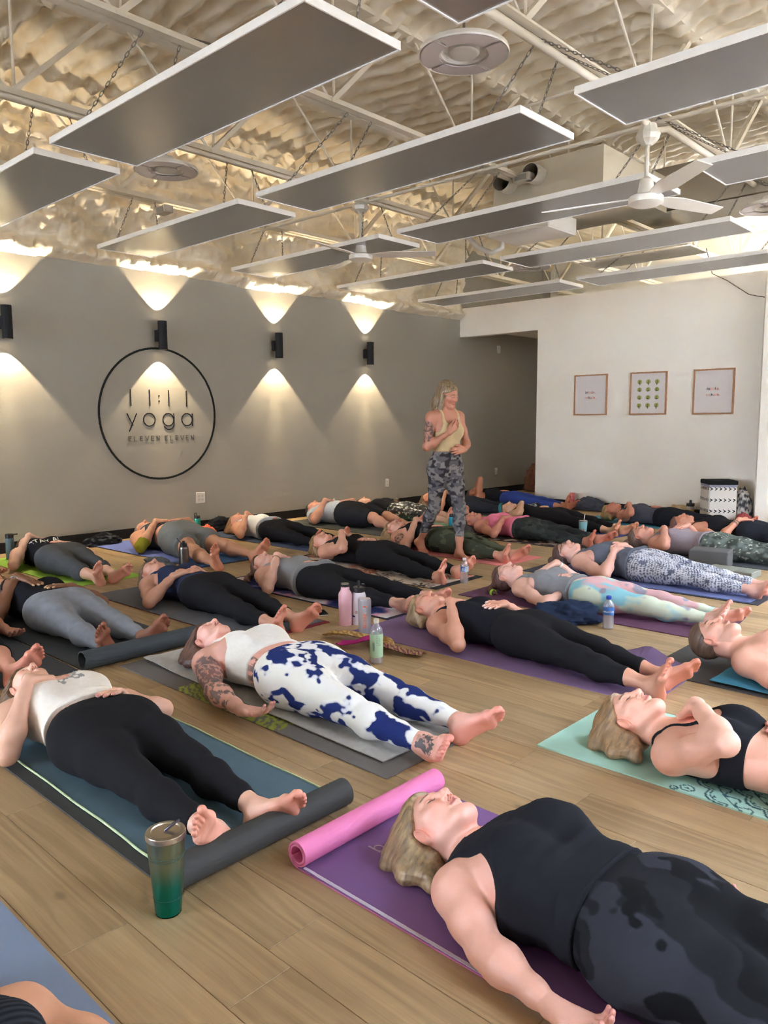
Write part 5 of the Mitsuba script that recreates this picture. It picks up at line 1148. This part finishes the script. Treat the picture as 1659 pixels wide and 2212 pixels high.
   arms=dict(R=dict(pose='belly', wr=(-.13, 1.06, 0), d=(1, .05, 0)), L=dict(pose='heart', wr=(.12, 1.24, 0))), feet=dict(R=dict(tilt=24, splay=20), L=dict(tilt=52, splay=40)),
   wear_=[legg(cf=pastel, ankle=.14, waist=.99, lab='pastel print leggings'), top_('tank', 'tank_top', (134, 134, 136), hem=1.0, deep=.0, wide=.08, flare=.12, rough=.008)], extras=both(on_wrist('L', 'watch', (236, 226, 214), .016, .026, .9, 'gloss', (40, 40, 44)), hair_tie)),
 person('woman with glasses in a dark grey tank and snakeskin print leggings', (5.86, 3.34), 0, 1.04, (5.72, 1.75), (5.92, 1.73), z0=.010, fat=1.13, skin=(228, 178, 162), hair=('bun', (58, 40, 36), (92, 66, 56)),
   arms=dict(R=dict(pose='belly', wr=(-.13, 1.08, 0), d=(1, .1, 0)), L=dict(pose='belly', wr=(.13, 1.12, 0))), feet=dict(R=dict(tilt=34, splay=30), L=dict(tilt=40, splay=34)),
   wear_=[legg(cf=snake, ankle=.12, waist=1.0, lab='grey and white snakeskin print leggings'), top_('tank', 'tank_top', (84, 86, 94), hem=.94, deep=.0, wide=.08, flare=.07, rough=.006)], extras=glasses),
 person('woman in a lavender tank and dark leggings with pale flecks', (7.22, 3.30), 0, 1.05, z0=.007, skin=(214, 158, 138), hair=('bun', (70, 50, 44), (110, 84, 70)), fat=1.04,
   arms=dict(R=dict(pose='heart', el=(-.31, 1.20, .11), wr=(-.11, 1.30, 0)), L=dict(pose='heart', wr=(.12, 1.18, 0))), wear_=[legg(cf=stars, ankle=.12, waist=1.0, off=.006), top_('tank', 'tank_top', (150, 138, 144), hem=.95, deep=.0, flare=.06, rough=.005)]),
 person('woman in black with a banded tattoo on her wrist, beyond the lavender top', (8.42, 3.38), 0, 1.05, z0=.007, skin=(214, 152, 126), hair=('bun', (86, 52, 48), (120, 80, 70)),
   arms=dict(R=dict(pose='belly', wr=(-.13, .95, 0), d=(.8, -.6, 0)), L=dict(pose='belly', wr=(.14, .98, 0))), tattoos=[band_tattoo], wear_=[legg((36, 37, 42)), top_('tank', 'tank_top', BLACK, hem=.95)]),
 person('blonde woman in a charcoal tank on the sky blue mat', (9.02, 4.52), 0, 1.04, (9.0, 2.98), (9.2, 2.98), z0=.007, skin=(208, 142, 118), hair=('bob', (156, 126, 84), (208, 180, 130)),
   arms=dict(R=dict(pose='heart', el=(-.30, 1.18, .15), wr=(-.10, 1.30, 0)), L=dict(pose='belly', wr=(.13, 1.02, 0))), wear_=[legg((26, 26, 29), ankle=.12), top_('tank', 'tank_top', (66, 64, 70), hem=.96)]),
 person('shirtless man with short dark brown hair at the right edge', (4.02, 1.42), 0, 1.08, z0=.014, male=True, skin=(222, 168, 146), hair=('short', (64, 46, 36), (98, 74, 56)), brow=(84, 62, 46), stub=.3, yaw=4,
   arms=dict(R=dict(pose='side'), L=dict(pose='side')), wear_=[('shorts', 'shorts', plain((40, 42, 50)), 'cloth', dict(hem=.55, plain=True))]),
 person('woman in a black sports bra on the mint mandala mat', (2.74, 1.26), 0, 1.05, z0=.008, skin=(226, 174, 152), hair=('back', (100, 76, 52), (164, 130, 92)), yaw=2,
   arms=dict(R=dict(pose='heart', el=(-.285, 1.14, .235), wr=(-.075, 1.31, .255), d=(.85, .35, -.12)), L=dict(pose='belly', wr=(.13, 1.06, 0))),
   wear_=[legg((66, 40, 62), waist=.99), top_('bra', 'sports_bra', (27, 27, 30), hem=1.13, deep=.035, wide=.088, strap=.095, off=.006, rough=.0)]),
 person('person in a black ribbed top at the bottom left corner, cut by the photo edge', (0.36, 1.71), -2, 1.04, z0=.007, skin=(206, 152, 122), hair=('back', (60, 44, 38), (96, 72, 60)),
   arms=dict(R=dict(pose='side'), L=dict(pose='side', wr=(.33, .86, .04))), wear_=[legg(), ('tank', 'ribbed_top', lambda B, v: lin((34, 35, 38)) * (1 + .5 * np.sin(v[:, 1] * 420))[:, None], 'cloth', dict(hem=.95, rough=.004))]),
 person('person whose feet show beyond the woman in grey leggings', (2.08, 7.42), 0, 1.05, (2.01, 5.80), (2.16, 5.78), z0=.007, skin=(222, 164, 134), hair=None, arms=dict(R=dict(pose='side'), L=dict(pose='side')), wear_=[legg(ankle=.3), top_('tank', 'tank_top')]),
 person('person whose sole shows at the left edge behind the white print tee', (1.40, 5.40), 0, 1.05, (1.26, 3.82), (1.42, 3.78), z0=.007, skin=(216, 156, 134), hair=None, arms=dict(R=dict(pose='side'), L=dict(pose='side')), feet=dict(L=dict(tilt=14, splay=40)), wear_=[legg(ankle=.3), top_('tank', 'tank_top')]),
]
# the instructor walks towards the right of the photo: y is up, z is forwards
d_, l_ = unit(V(-.22, -.97, 0)), None
l_ = np.cross([0, 0, 1.], d_); Mst = np.eye(4); ss = .96
Mst[:3, 0], Mst[:3, 1], Mst[:3, 2] = l_ * ss, V(0, 0, ss), d_ * ss
Mst[:3, 3] = V(5.60, 4.46, 0) - d_ * .1 * ss
PEOPLE.append(person('standing instructor with long blonde hair, beige crop top and grey camouflage leggings', (0, 0), frame=Mst, stand=True, skin=(190, 132, 108), hair=('long', (84, 66, 50), (164, 140, 106)), fat=.96, heady=1.555, headz=.135, pitch=-16, yaw=12,
   legs=dict(R=dict(hip=V(-.09, .88, .09), knee=V(-.08, .50, .22), ankle=V(-.06, .10, .20)), L=dict(hip=V(.09, .88, .09), knee=V(.07, .49, .02), ankle=V(.06, .14, -.27))) if False else
        dict(R=dict(hip=V(-.088, .88, .09), knee=V(-.085, .48, .02), ankle=V(-.07, .13, -.22)), L=dict(hip=V(.088, .88, .09), knee=V(.08, .47, .21), ankle=V(.03, .075, .27))),
   feet=dict(R=dict(d=(0, -.55, .83), n=(0, .83, .55)), L=dict(d=(.05, -.02, 1), n=(0, 1, .02))),
   arms=dict(R=dict(pose='heart', wr=(-.075, 1.21, .235), d=(.72, .62, .12), n=(-.1, -.15, 1), el=(-.235, 1.075, .10), sh=(-.165, 1.352, .075), rest=False), L=dict(pose='belly', wr=(.13, 1.045, .215), d=(-1, -.08, .12), n=(0, .1, 1), el=(.27, 1.10, .08), sh=(.165, 1.352, .075), rest=False)),
   tattoos=[sleeve_tattoo(.1, .92, -.02, 'R', .05)],
   wear_=[legg(cf=blotch([(128, 123, 121), (46, 43, 45), (86, 82, 84)], (15, 27, 15), (.5, .57), 5, 2, .02), ankle=.22, waist=1.03, lab='grey and black camouflage leggings'), top_('tank', 'crop_top', (206, 186, 146), hem=1.03, deep=.02, wide=.085, strap=.105, off=.006, rough=.001)]))
with ThreadPoolExecutor(4) as ex: DONE = list(ex.map(compute, PEOPLE))
for q, parts in zip(PEOPLE, DONE):
    n_ = num('person'); tag(n_, q['label'], 'person'); M = q['M']
    for nm, v, f, c, bs, lb in parts:
        add(num(n_ + '__' + nm), trimesh.Trimesh(np.asarray(v) @ M[:3, :3].T + M[:3, 3], f, process=False), bs, np.clip(c, 0, 1), smooth=True, label=lb)
# ---------------------------------------------------------------- bottles and belongings on the floor
def bottle(name, at, parts, label, cat='bottle', group=None):
    """parts: (part name, lathe profile of (radius, height), bsdf, colour) or (part name, mesh, bsdf, colour)."""
    n_ = num(name); tag(n_, label, cat, group)
    for nm, g, b, c in parts:
        m = lathe(g, 28) if not isinstance(g, trimesh.Trimesh) else g.copy()
        m.apply_translation([at[0], at[1], 0.0006]); add(num(n_ + '__' + nm), m, b, c, 35)
    return n_
def cyl(r, z0, z1, b=0.004): return [(0, z0), (r - b, z0), (r, z0 + b), (r, z1 - b), (r - b, z1), (0, z1)]
def wrap_text(txt, h, r, z, phi, bold=True, upright=True, dep=.0006):
    m = meshkit.text_mesh(txt, h, dep, bold); v = np.array(m.vertices); 
    if not upright: v = v[:, [1, 0, 2]] * [-1, 1, 1]
    w = (v[:, 0].max() + v[:, 0].min()) / 2; a = phi + (v[:, 0] - w) / r; rr = r + v[:, 2] + .0003
    return trimesh.Trimesh(np.stack([rr * np.cos(a), rr * np.sin(a), v[:, 1] + z], 1), m.faces, process=False)
def hoop(c, ex, ey, r, t, n=20, a0=0, a1=360):
    a = np.radians(np.linspace(a0, a1, n)); return tube([np.array(c) + r * math.cos(q) * np.array(ex) + r * math.sin(q) * np.array(ey) for q in a], t, 6)
face_cam = lambda p: math.atan2(-p[1], -p[0])
# stainless tumbler with a teal fade, front left
gz = np.linspace(0, 0.212, 60); pr_ = [(0.033 + 0.0165 * (z / 0.212) ** 0.9, z) for z in gz]
tm = trimesh.creation.revolve(np.array([(0, 0)] + pr_), sections=48); zz = np.array(tm.vertices)[:, 2] / 0.212
tc = mixc(mixc(np.tile(lin((22, 120, 108)), (len(zz), 1)), np.tile(lin((40, 124, 118)), (len(zz), 1)), sst(0.0, .4, zz)), np.tile(lin((128, 142, 126)), (len(zz), 1)), sst(.35, .75, zz))
n_ = num('tumbler'); tag(n_, 'tall steel tumbler fading from teal to silver green, on the floor beside the rolled mat', 'tumbler')
tm.apply_translation([0.985, 1.70, 0.0006]); add(n_ + '__body', tm, 'steel', tc, smooth=True)
bt = [(0.033 + 0.0165 * (z / 0.212) ** 0.9 + 0.0004, z) for z in (0.045, 0.047)]
for z in (0.048, 0.158, 0.165): add(num(n_ + '__groove'), hoop((0.985, 1.70, z), (1, 0, 0), (0, 1, 0), 0.033 + 0.0165 * (z / 0.212) ** 0.9, 0.0008, 40), 'matte', (30, 66, 60))
add(n_ + '__lid', lathe([(0, .222), (.036, .222), (.038, .225), (.044, .225), (.050, .223), (.0515, .219), (.0515, .209), (.049, .206), (.0, .206)][::-1], 48, (0.985, 1.70, 0)), 'steel', (196, 186, 170), 35)
add(n_ + '__straw', tube([(0.985, 1.70, 0.19), (0.985, 1.70, .224), (1.018, 1.686, .246)], 0.0042, 10), 'steel', (90, 84, 96), True)
# the group on the floor in the middle
bottle('water_bottle', (3.28, 3.41), [('body', [(0, 0), (.038, 0), (.0405, .004), (.043, .19), (.040, .205), (.028, .222), (.0265, .245), (0, .245)], 'matte', (224, 178, 190)), ('collar', cyl(.0275, .243, .258, .002), 'gloss', (24, 24, 26)), ('lid', cyl(.025, .258, .266, .002), 'steel', (186, 182, 180))], 'pale pink metal bottle with a black collar and silver cap')
bottle('water_bottle', (3.36, 3.37), [('body', [(0, 0), (.044, 0), (.0455, .004), (.0455, .175), (.040, .196), (.034, .204), (0, .204)], 'matte', (214, 208, 216)), ('lid', cyl(.038, .203, .236), 'gloss', (26, 26, 28)), ('straw_spout', bx(-.009, .009, -.006, .006, .236, .275, .003), 'gloss', (36, 36, 38)), ('handle', tube([(.034, 0, .215), (.052, 0, .222), (.046, 0, .246), (.02, 0, .25)], .005, 8), 'gloss', (26, 26, 28)), ('badge', wrap_text('o', .02, .0456, .075, face_cam((3.36, 3.37)) - .35), 'matte', (120, 70, 40)), ('badge', bx(-.0462 - .001, -.0452, -.012, .008, .050, .060), 'matte', (50, 50, 90))], 'white bottle with a black straw lid, half hidden behind a clear bottle')
cb = (3.21, 3.17); pc = face_cam(cb)
bottle('water_bottle', cb, [('body', [(0, .001), (.035, .001), (.0385, .006), (.0395, .205), (.037, .215), (.0345, .217), (.0345, .214), (.0365, .205), (.0360, .012), (0, .008)], 'clear', (255, 255, 255)), ('inner_wall', [(.020, .02), (.024, .03), (.027, .20)], 'clear', (255, 255, 255)), ('lid', [(.0, .214), (.034, .214), (.034, .219), (0, .220)], 'gloss', (196, 184, 196)), ('stripe', wrap_text('-', .05, .0398, .155, pc), 'matte', (226, 104, 62)), ('lettering', wrap_text('WATER', .018, .0398, .045, pc, True, False), 'matte', (214, 116, 84))], 'clear lilac-tinted bottle with orange marks, in front of the white bottle')
gb = (2.86, 2.74); pc = face_cam(gb)
bottle('water_bottle', gb, [('body', [(0, .002), (.028, .001), (.0335, .006), (.0345, .03), (.0345, .165), (.031, .185), (.018, .203), (.0135, .212), (.0135, .222), (0, .222)], 'clear', (255, 255, 255)), ('water', [(0, .004), (.0315, .008), (.0325, .15), (0, .152)], 'clear', (255, 255, 255)), ('cap', cyl(.0155, .216, .238, .002), 'gloss', (206, 202, 190)), ('wrapper', [(.0350, .035), (.0352, .037), (.0352, .158), (.0350, .160)], 'matte', (172, 206, 176))]
       + [('lettering', wrap_text('.' * 7, .010, .0354, .148 - .009 * i, pc + .35, False), 'matte', (84, 110, 92)) for i in range(6)] + [('lettering', wrap_text('water', .014, .0354, .07, pc - .45, True, False), 'matte', (84, 120, 100))], 'clear water bottle with a mint green wrapper, by the headscarf')
ab = (4.31, 2.16); pc = face_cam(ab)
bottle('water_bottle', ab, [('body', [(0, .002), (.028, .001), (.033, .006), (.0335, .06), (.0315, .075), (.0335, .09), (.0335, .135), (.030, .155), (.0135, .178), (.0135, .19), (0, .19)], 'clear', (255, 255, 255)), ('water', [(0, .004), (.031, .008), (.0315, .118), (0, .119)], 'clear', (255, 255, 255)), ('cap', cyl(.0155, .182, .203, .002), 'gloss', (40, 70, 170)), ('wrapper', [(.0340, .088), (.0342, .09), (.0342, .134), (.0340, .136)], 'gloss', (66, 118, 190)), ('lettering', wrap_text('AQUAFINA', .010, .0344, .104, pc), 'matte', (226, 232, 240))], 'water bottle with blue cap and wrapper in front of the pastel leggings')
wb = (4.78, 3.62); pc = face_cam(wb)
bottle('water_bottle', wb, [('body', [(0, .002), (.028, .001), (.032, .006), (.0325, .075), (.0305, .085), (.0325, .09), (.0325, .135), (.028, .158), (.0135, .18), (.0135, .19), (0, .19)], 'clear', (255, 255, 255)), ('cap', cyl(.0155, .182, .202, .002), 'gloss', (232, 234, 236)), ('wrapper', [(.0330, .092), (.0332, .094), (.0332, .134), (.0330, .136)], 'gloss', (196, 210, 232)), ('stripe', wrap_text('II', .034, .0333, .097, pc - .35), 'matte', (60, 100, 190))], 'clear water bottle with a white cap behind the feet on the palm leaf towel')
bottle('steel_flask', (3.66, 5.83), [('body', [(0, 0), (.040, 0), (.043, .004), (.043, .165), (.039, .182), (.030, .190), (0, .19)], 'steel', (112, 106, 102)), ('lid', cyl(.031, .189, .215), 'gloss', (26, 26, 28)), ('spout', cyl(.013, .215, .236, .003), 'gloss', (28, 28, 30)), ('straw', tube([(-.01, .01, .21), (-.035, .02, .245), (-.05, .026, .262)], .004, 8), 'gloss', (30, 30, 32))], 'dark steel flask with a black spout lid, beside a grey cloth', 'flask')
bottle('water_bottle', (2.80, 7.40), [('body', [(0, 0), (.036, 0), (.038, .003), (.038, .195), (.035, .20), (0, .20)], 'matte', (92, 106, 108)), ('lid', cyl(.0365, .20, .24), 'gloss', (24, 24, 26)), ('spout', bx(.0, .075, -.006, .006, .225, .236, .003), 'gloss', (26, 26, 28))], 'slate grey bottle with a black flip lid by the wall behind the lime mat')
bottle('water_bottle', (4.93, 7.55), [('body', [(0, 0), (.037, 0), (.039, .004), (.038, .15), (.034, .17), (0, .17)], 'gloss', (24, 150, 134)), ('lid', cyl(.034, .17, .20), 'gloss', (30, 34, 36)), ('loop', hoop((-.02, 0, .215), (1, 0, 0), (0, 0, 1), .018, .004), 'gloss', (30, 34, 36))], 'emerald green bottle with a dark lid by the logo wall')
bottle('water_bottle', (6.94, 7.60), [('body', [(0, 0), (.035, 0), (.035, .15), (.028, .17), (0, .17)], 'gloss', (30, 30, 32)), ('lid', cyl(.03, .17, .235), 'gloss', (24, 24, 26))], 'black bottle standing behind the man in the pale tee')
bottle('water_bottle', (7.12, 7.60), [('body', [(0, 0), (.034, 0), (.034, .16), (.028, .18), (0, .18)], 'gloss', (226, 190, 190)), ('lid', [(0, .18), (.022, .18), (.022, .21), (0, .212)], 'gloss', (228, 216, 212)), ('spout', cyl(.007, .212, .235, .002), 'gloss', (236, 236, 236))], 'pale pink bottle with a white spout, next to the black bottle at the wall')
bottle('tumbler', (8.20, 7.45), [('body', [(0, 0), (.034, 0), (.042, .15), (.042, .155), (.039, .152), (.0, .15)], 'steel', (170, 166, 160)), ('straw', tube([(.01, .01, .05), (.03, -.01, .25)], .003, 6), 'steel', (170, 166, 162))], 'short steel cup with a straw against the logo wall', 'tumbler')
bottle('water_bottle', (6.95, 5.44), [('body', [(0, 0), (.042, 0), (.045, .004), (.045, .145), (.034, .165), (0, .165)], 'matte', (44, 150, 180)), ('band', cyl(.036, .163, .172, .002), 'gloss', (60, 170, 200)), ('lid', cyl(.034, .171, .205), 'gloss', (28, 34, 40)), ('loop', hoop((.02, -.02, .20), (.7, -.7, 0), (0, 0, 1), .022, .005), 'gloss', (28, 34, 40))], 'sky blue bottle with a dark lid between the instructor\'s legs')
bottle('tumbler', (7.60, 4.14), [('body', [(0, 0), (.034, 0), (.048, .165), (.046, .166), (0, .16)], 'matte', (140, 200, 214)), ('lid', cyl(.0485, .163, .178, .003), 'steel', (190, 190, 190)), ('straw', tube([(.01, 0, .16), (.018, -.012, .25)], .005, 8), 'gloss', (224, 222, 220)), ('patch', wrap_text('o', .04, .0405, .06, face_cam((7.6, 4.14))), 'matte', (196, 60, 60)), ('patch', wrap_text('o', .026, .0395, .05, face_cam((7.6, 4.14)) + .1), 'matte', (60, 60, 110))], 'light blue tumbler with a white straw and a small red print', 'tumbler')
bottle('shaker_bottle', (9.86, 3.86), [('body', [(0, 0), (.042, 0), (.047, .13), (.047, .16), (0, .16)], 'gloss', (214, 168, 72)), ('rim', [(.0472, .125), (.0475, .127), (.0475, .165), (.0472, .167)], 'gloss', (206, 200, 190)), ('lid', cyl(.049, .165, .205), 'gloss', (26, 26, 28)), ('spout', bx(-.015, .015, -.012, .012, .2, .245, .004), 'gloss', (30, 30, 32))], 'shaker bottle with amber drink and black lid beside the patterned basket', 'bottle')
bottle('drink_can', (9.98, 5.62), [('body', [(0, 0), (.036, 0), (.04, .008), (.04, .215), (.034, .225), (0, .225)], 'gloss', (232, 128, 116)), ('print', wrap_text('8', .12, .0402, .06, face_cam((9.98, 5.62))), 'matte', (206, 84, 84))], 'tall coral pink can on the floor by the back wall', 'can')

# cloths and bags: crumpled heaps
def heap(name, c, size, color, label, cat, seed, bsdf='cloth', rough=.35, ang=0, n=3, f=2.4, flat=1.0, col2=None):
    m = trimesh.creation.icosphere(subdivisions=n + 1); v = np.array(m.vertices)
    q = meshkit.fbm(v * f + seed * 7.1, 3, seed) - .5; rid = np.abs(meshkit.noise(v * [4, 7, 5] + seed, seed) - .5)
    v = v * (1 + rough * 2 * q + .25 * (rid - .2))[:, None]; v[:, 2] = np.where(v[:, 2] < 0, v[:, 2] * .08, v[:, 2])
    v = v * np.array(size) * [1, 1, flat]; v = v @ rotz(math.radians(ang)).T; v[:, 2] -= v[:, 2].min(); v += [c[0], c[1], .0008]
    c0 = np.tile(lin(color), (len(v), 1)) * (1 + .25 * (meshkit.fbm(v * 60, 2, seed) - .5))[:, None]
    if col2 is not None: c0 = mixc(c0, np.broadcast_to(lin(col2), c0.shape), np.clip((meshkit.fbm(v * 26, 2, seed + 2) - .5) / .05, 0, 1))
    n_ = num(name); add(n_, trimesh.Trimesh(v, m.faces, process=False), bsdf, np.clip(c0, 0, 1), smooth=True, label=label, cat=cat); return n_
def scarf(name, pts, w, color, label, cat, seed, col2=None):
    """A strip of cloth along pts (x, y, z)."""
    pts = np.asarray(pts, float); t = np.linspace(0, 1, len(pts)); u = np.linspace(0, 1, 44); c = np.stack([PCH(t, pts[:, k])(u) for k in range(3)], 1)
    d = np.gradient(c, axis=0); s = np.cross(d, [0, 0, 1]); s /= np.linalg.norm(s, axis=1, keepdims=True); a = np.linspace(-1, 1, 9)
    v = c[:, None] + s[:, None] * (a * w)[None, :, None]; v[..., 2] += .012 * (meshkit.fbm(v * 22 + seed, 2, seed)) + .008 * np.sin(a * 4 + seed)[None] + .006
    n, k = len(u), 9; i = np.arange(n * k).reshape(n, k); q = np.stack([i[:-1, :-1], i[1:, :-1], i[1:, 1:], i[:-1, 1:]], -1).reshape(-1, 4); F = np.vstack([q[:, [0, 1, 2]], q[:, [0, 2, 3]]])
    top = v.reshape(-1, 3); top[:, 2] = np.maximum(top[:, 2], .004); bot = top - [0, 0, .003]; cc = np.tile(lin(color), (len(top), 1))
    if col2 is not None: cc = mixc(cc, np.broadcast_to(lin(col2), cc.shape), np.clip((np.sin(top[:, 0] * 260 + 3 * np.sin(top[:, 1] * 120)) - .2) / .2, 0, 1))
    n_ = num(name); add(n_, trimesh.Trimesh(np.vstack([top, bot]), np.vstack([F, len(top) + F[:, ::-1]]), process=False), 'cloth', np.vstack([cc, cc]), smooth=True, label=label, cat=cat)
n_ = num('headscarf'); tag(n_, 'crumpled magenta headscarf with brown patterned side, on the floor by the bottles', 'headscarf'); COUNT['headscarf__strip'] = 0
def strip(*a, **k):
    before = set(scene); scarf('tmp_strip', *a, 'x', 'x', **k); key = (set(scene) - before).pop(); scene[num(n_ + '__strip')] = scene.pop(key); labels.pop(key, None)
strip([(3.02, 3.30, .01), (3.05, 3.18, .03), (3.10, 3.06, .02), (3.12, 2.94, .03), (3.06, 2.86, .01)], .045, (134, 96, 60), seed=3, col2=(190, 160, 96))
strip([(2.93, 3.10, .01), (2.96, 3.02, .02), (3.01, 2.94, .05), (3.05, 2.90, .02)], .04, (150, 44, 96), seed=5)
strip([(3.05, 2.92, .02), (3.04, 2.80, .03), (3.08, 2.70, .01), (3.10, 2.62, .01)], .04, (96, 46, 56), seed=8, col2=(160, 130, 90))
n_ = num('phone'); tag(n_, 'black smartphone lying on the floor at the end of the grey towel', 'phone')
Mp = np.eye(4); Mp[:3, :3] = rotz(-.5); Mp[:3, 3] = [3.37, 3.73, 0]
for nm, b, c, q in (('case', bx(-.036, .036, -.073, .073, .0006, .0086, .003), (206, 198, 188), 'gloss'), ('screen', bx(-.033, .033, -.069, .069, .0084, .0092), (16, 16, 20), 'gloss')): b.apply_transform(Mp); add(n_ + '__' + nm, b, q, c)
heap('jacket', (4.32, 2.46), (.17, .22, .11), (36, 44, 62), 'crumpled navy jacket on the floor between the plum and violet mats', 'jacket', 4, ang=20)
heap('grey_cloth', (3.55, 6.05), (.07, .20, .07), (84, 82, 82), 'folded grey cloth beside the dark steel flask', 'cloth', 6, ang=10)
heap('coral_cloth', (4.93, 7.36), (.10, .09, .10), (236, 120, 96), 'coral pink cloth in front of the emerald green bottle', 'cloth', 7)
heap('black_bag', (5.22, 7.55), (.19, .13, .13), (32, 32, 34), 'black bag by the wall beyond the emerald green bottle', 'bag', 8)
heap('black_bag', (3.78, 7.56), (.22, .10, .10), (30, 30, 32), 'black shoes and bag by the wall above the periwinkle towel', 'bag', 9, col2=(70, 74, 76))
heap('grey_bag', (9.93, 5.32), (.14, .26, .17), (62, 62, 68), 'dark grey bag against the back wall behind the blue leggings', 'bag', 10)
heap('tan_bag', (9.98, 4.04), (.11, .20, .15), (206, 184, 150), 'tan bag with a dark strap left of the shaker bottle', 'bag', 11)
heap('zebra_bag', (9.90, 3.24), (.13, .13, .40), (212, 208, 204), 'black and white striped bag beside the wall corner', 'bag', 12, rough=.12, col2=(60, 60, 64))
heap('red_cloth', (9.60, 3.12), (.08, .10, .15), (140, 64, 62), 'dusty red cloth in front of the striped bag', 'cloth', 13, rough=.2)
heap('backpack', (11.95, 7.45), (.20, .22, .46), (92, 56, 40), 'brown leather backpack on the floor of the alcove', 'backpack', 14, rough=.14)
add('sunglasses', [hoop((4.52, 5.40, .03), (.6, -.8, 0), (0, 0, 1), .026, .003), hoop((4.56, 5.345, .03), (.6, -.8, 0), (0, 0, 1), .026, .003), tube([(4.50, 5.42, .05), (4.42, 5.37, .02)], .003, 6)], 'gloss', (30, 28, 28), True, 'dark sunglasses on the palm leaf towel, hidden behind the woman in black', 'sunglasses') if False else None
n_ = num('foam_block'); tag(n_, 'dark grey foam yoga block standing beside the fleck print leggings', 'yoga block')
m = bx(-.115, .115, -.16, .16, 0, .15, .008); m.apply_transform(frame_to([6.78, 2.46, .0008], *rotz(.15).T)); add(n_, m, 'matte', (84, 82, 80))
n_ = num('foam_block'); tag(n_, 'pale olive grey foam block lying flat in front of the fleck print leggings', 'yoga block')
m = bx(-.11, .11, -.19, .19, 0, .055, .006); m.apply_transform(frame_to([6.50, 2.18, .0008], *rotz(.0).T)); add(n_, m, 'matte', (128, 130, 118))
# patterned basket with a black cuff
n_ = num('laundry_basket'); tag(n_, 'white square fabric basket with black arrow rows and a black cuff', 'basket')
R45 = rotz(math.radians(38)); o = V(9.70, 3.46, .0008); S_ = .165
M = frame_to(o, *R45.T)
for nm, b, c in (('body', bx(-S_, S_, -S_, S_, 0, .46, .012), (226, 222, 220)), ('grey_band', bx(-S_ - .001, S_ + .001, -S_ - .001, S_ + .001, .455, .485, .004), (150, 152, 168)), ('cuff', bx(-S_ - .006, S_ + .006, -S_ - .006, S_ + .006, .483, .535, .008), (28, 29, 28))): b.apply_transform(M); add(n_ + '__' + nm, b, 'cloth', c)
ar = unary_union([LineString([(-.014, .014), (.010, 0), (-.014, -.014)]).buffer(.0048)])
for face in range(4):
    ez = rotz(face * math.pi / 2) @ V(1, 0, 0); ex = rotz(face * math.pi / 2) @ V(0, 1, 0)
    for z in (.435, .30, .165, .03):
        for k in range(6):
            m = extr(affinity.translate(ar, -S_ + .03 + k * .054, z), .0012, frame_to(ez * (S_ + .0004), ex, [0, 0, 1], ez)); m.apply_transform(M); add(num(n_ + '__arrow'), m, 'matte', (30, 30, 40))
GROUPS = dict(ceiling_panel='ceiling panels hung on chains', roof_joist='steel joists under the roof', wall_sconce='black wall lamps in a row', picture_frame='framed prints on the back wall', wall_plate='white socket plates', high_bay_lamp='round lamps under the roof', ceiling_fan='ceiling fans', air_duct='ducts between the panels', yoga_mat='yoga mats on the floor', yoga_towel='towels spread on yoga mats', person='people in the yoga class', water_bottle='water bottles on the floor', tumbler='tumblers on the floor', foam_block='foam yoga blocks', black_bag='black bags along the logo wall', junction_box='emergency light boxes', bridging_pipe='pipes across the joists', conduit='conduits along the joists', cable='loose cables')
for k, d in labels.items():
    b = k.rsplit('_', 1)[0] if k[-3:].isdigit() else k
    if '__' not in k and b in GROUPS and d.get('label'): d['group'] = GROUPS[b]
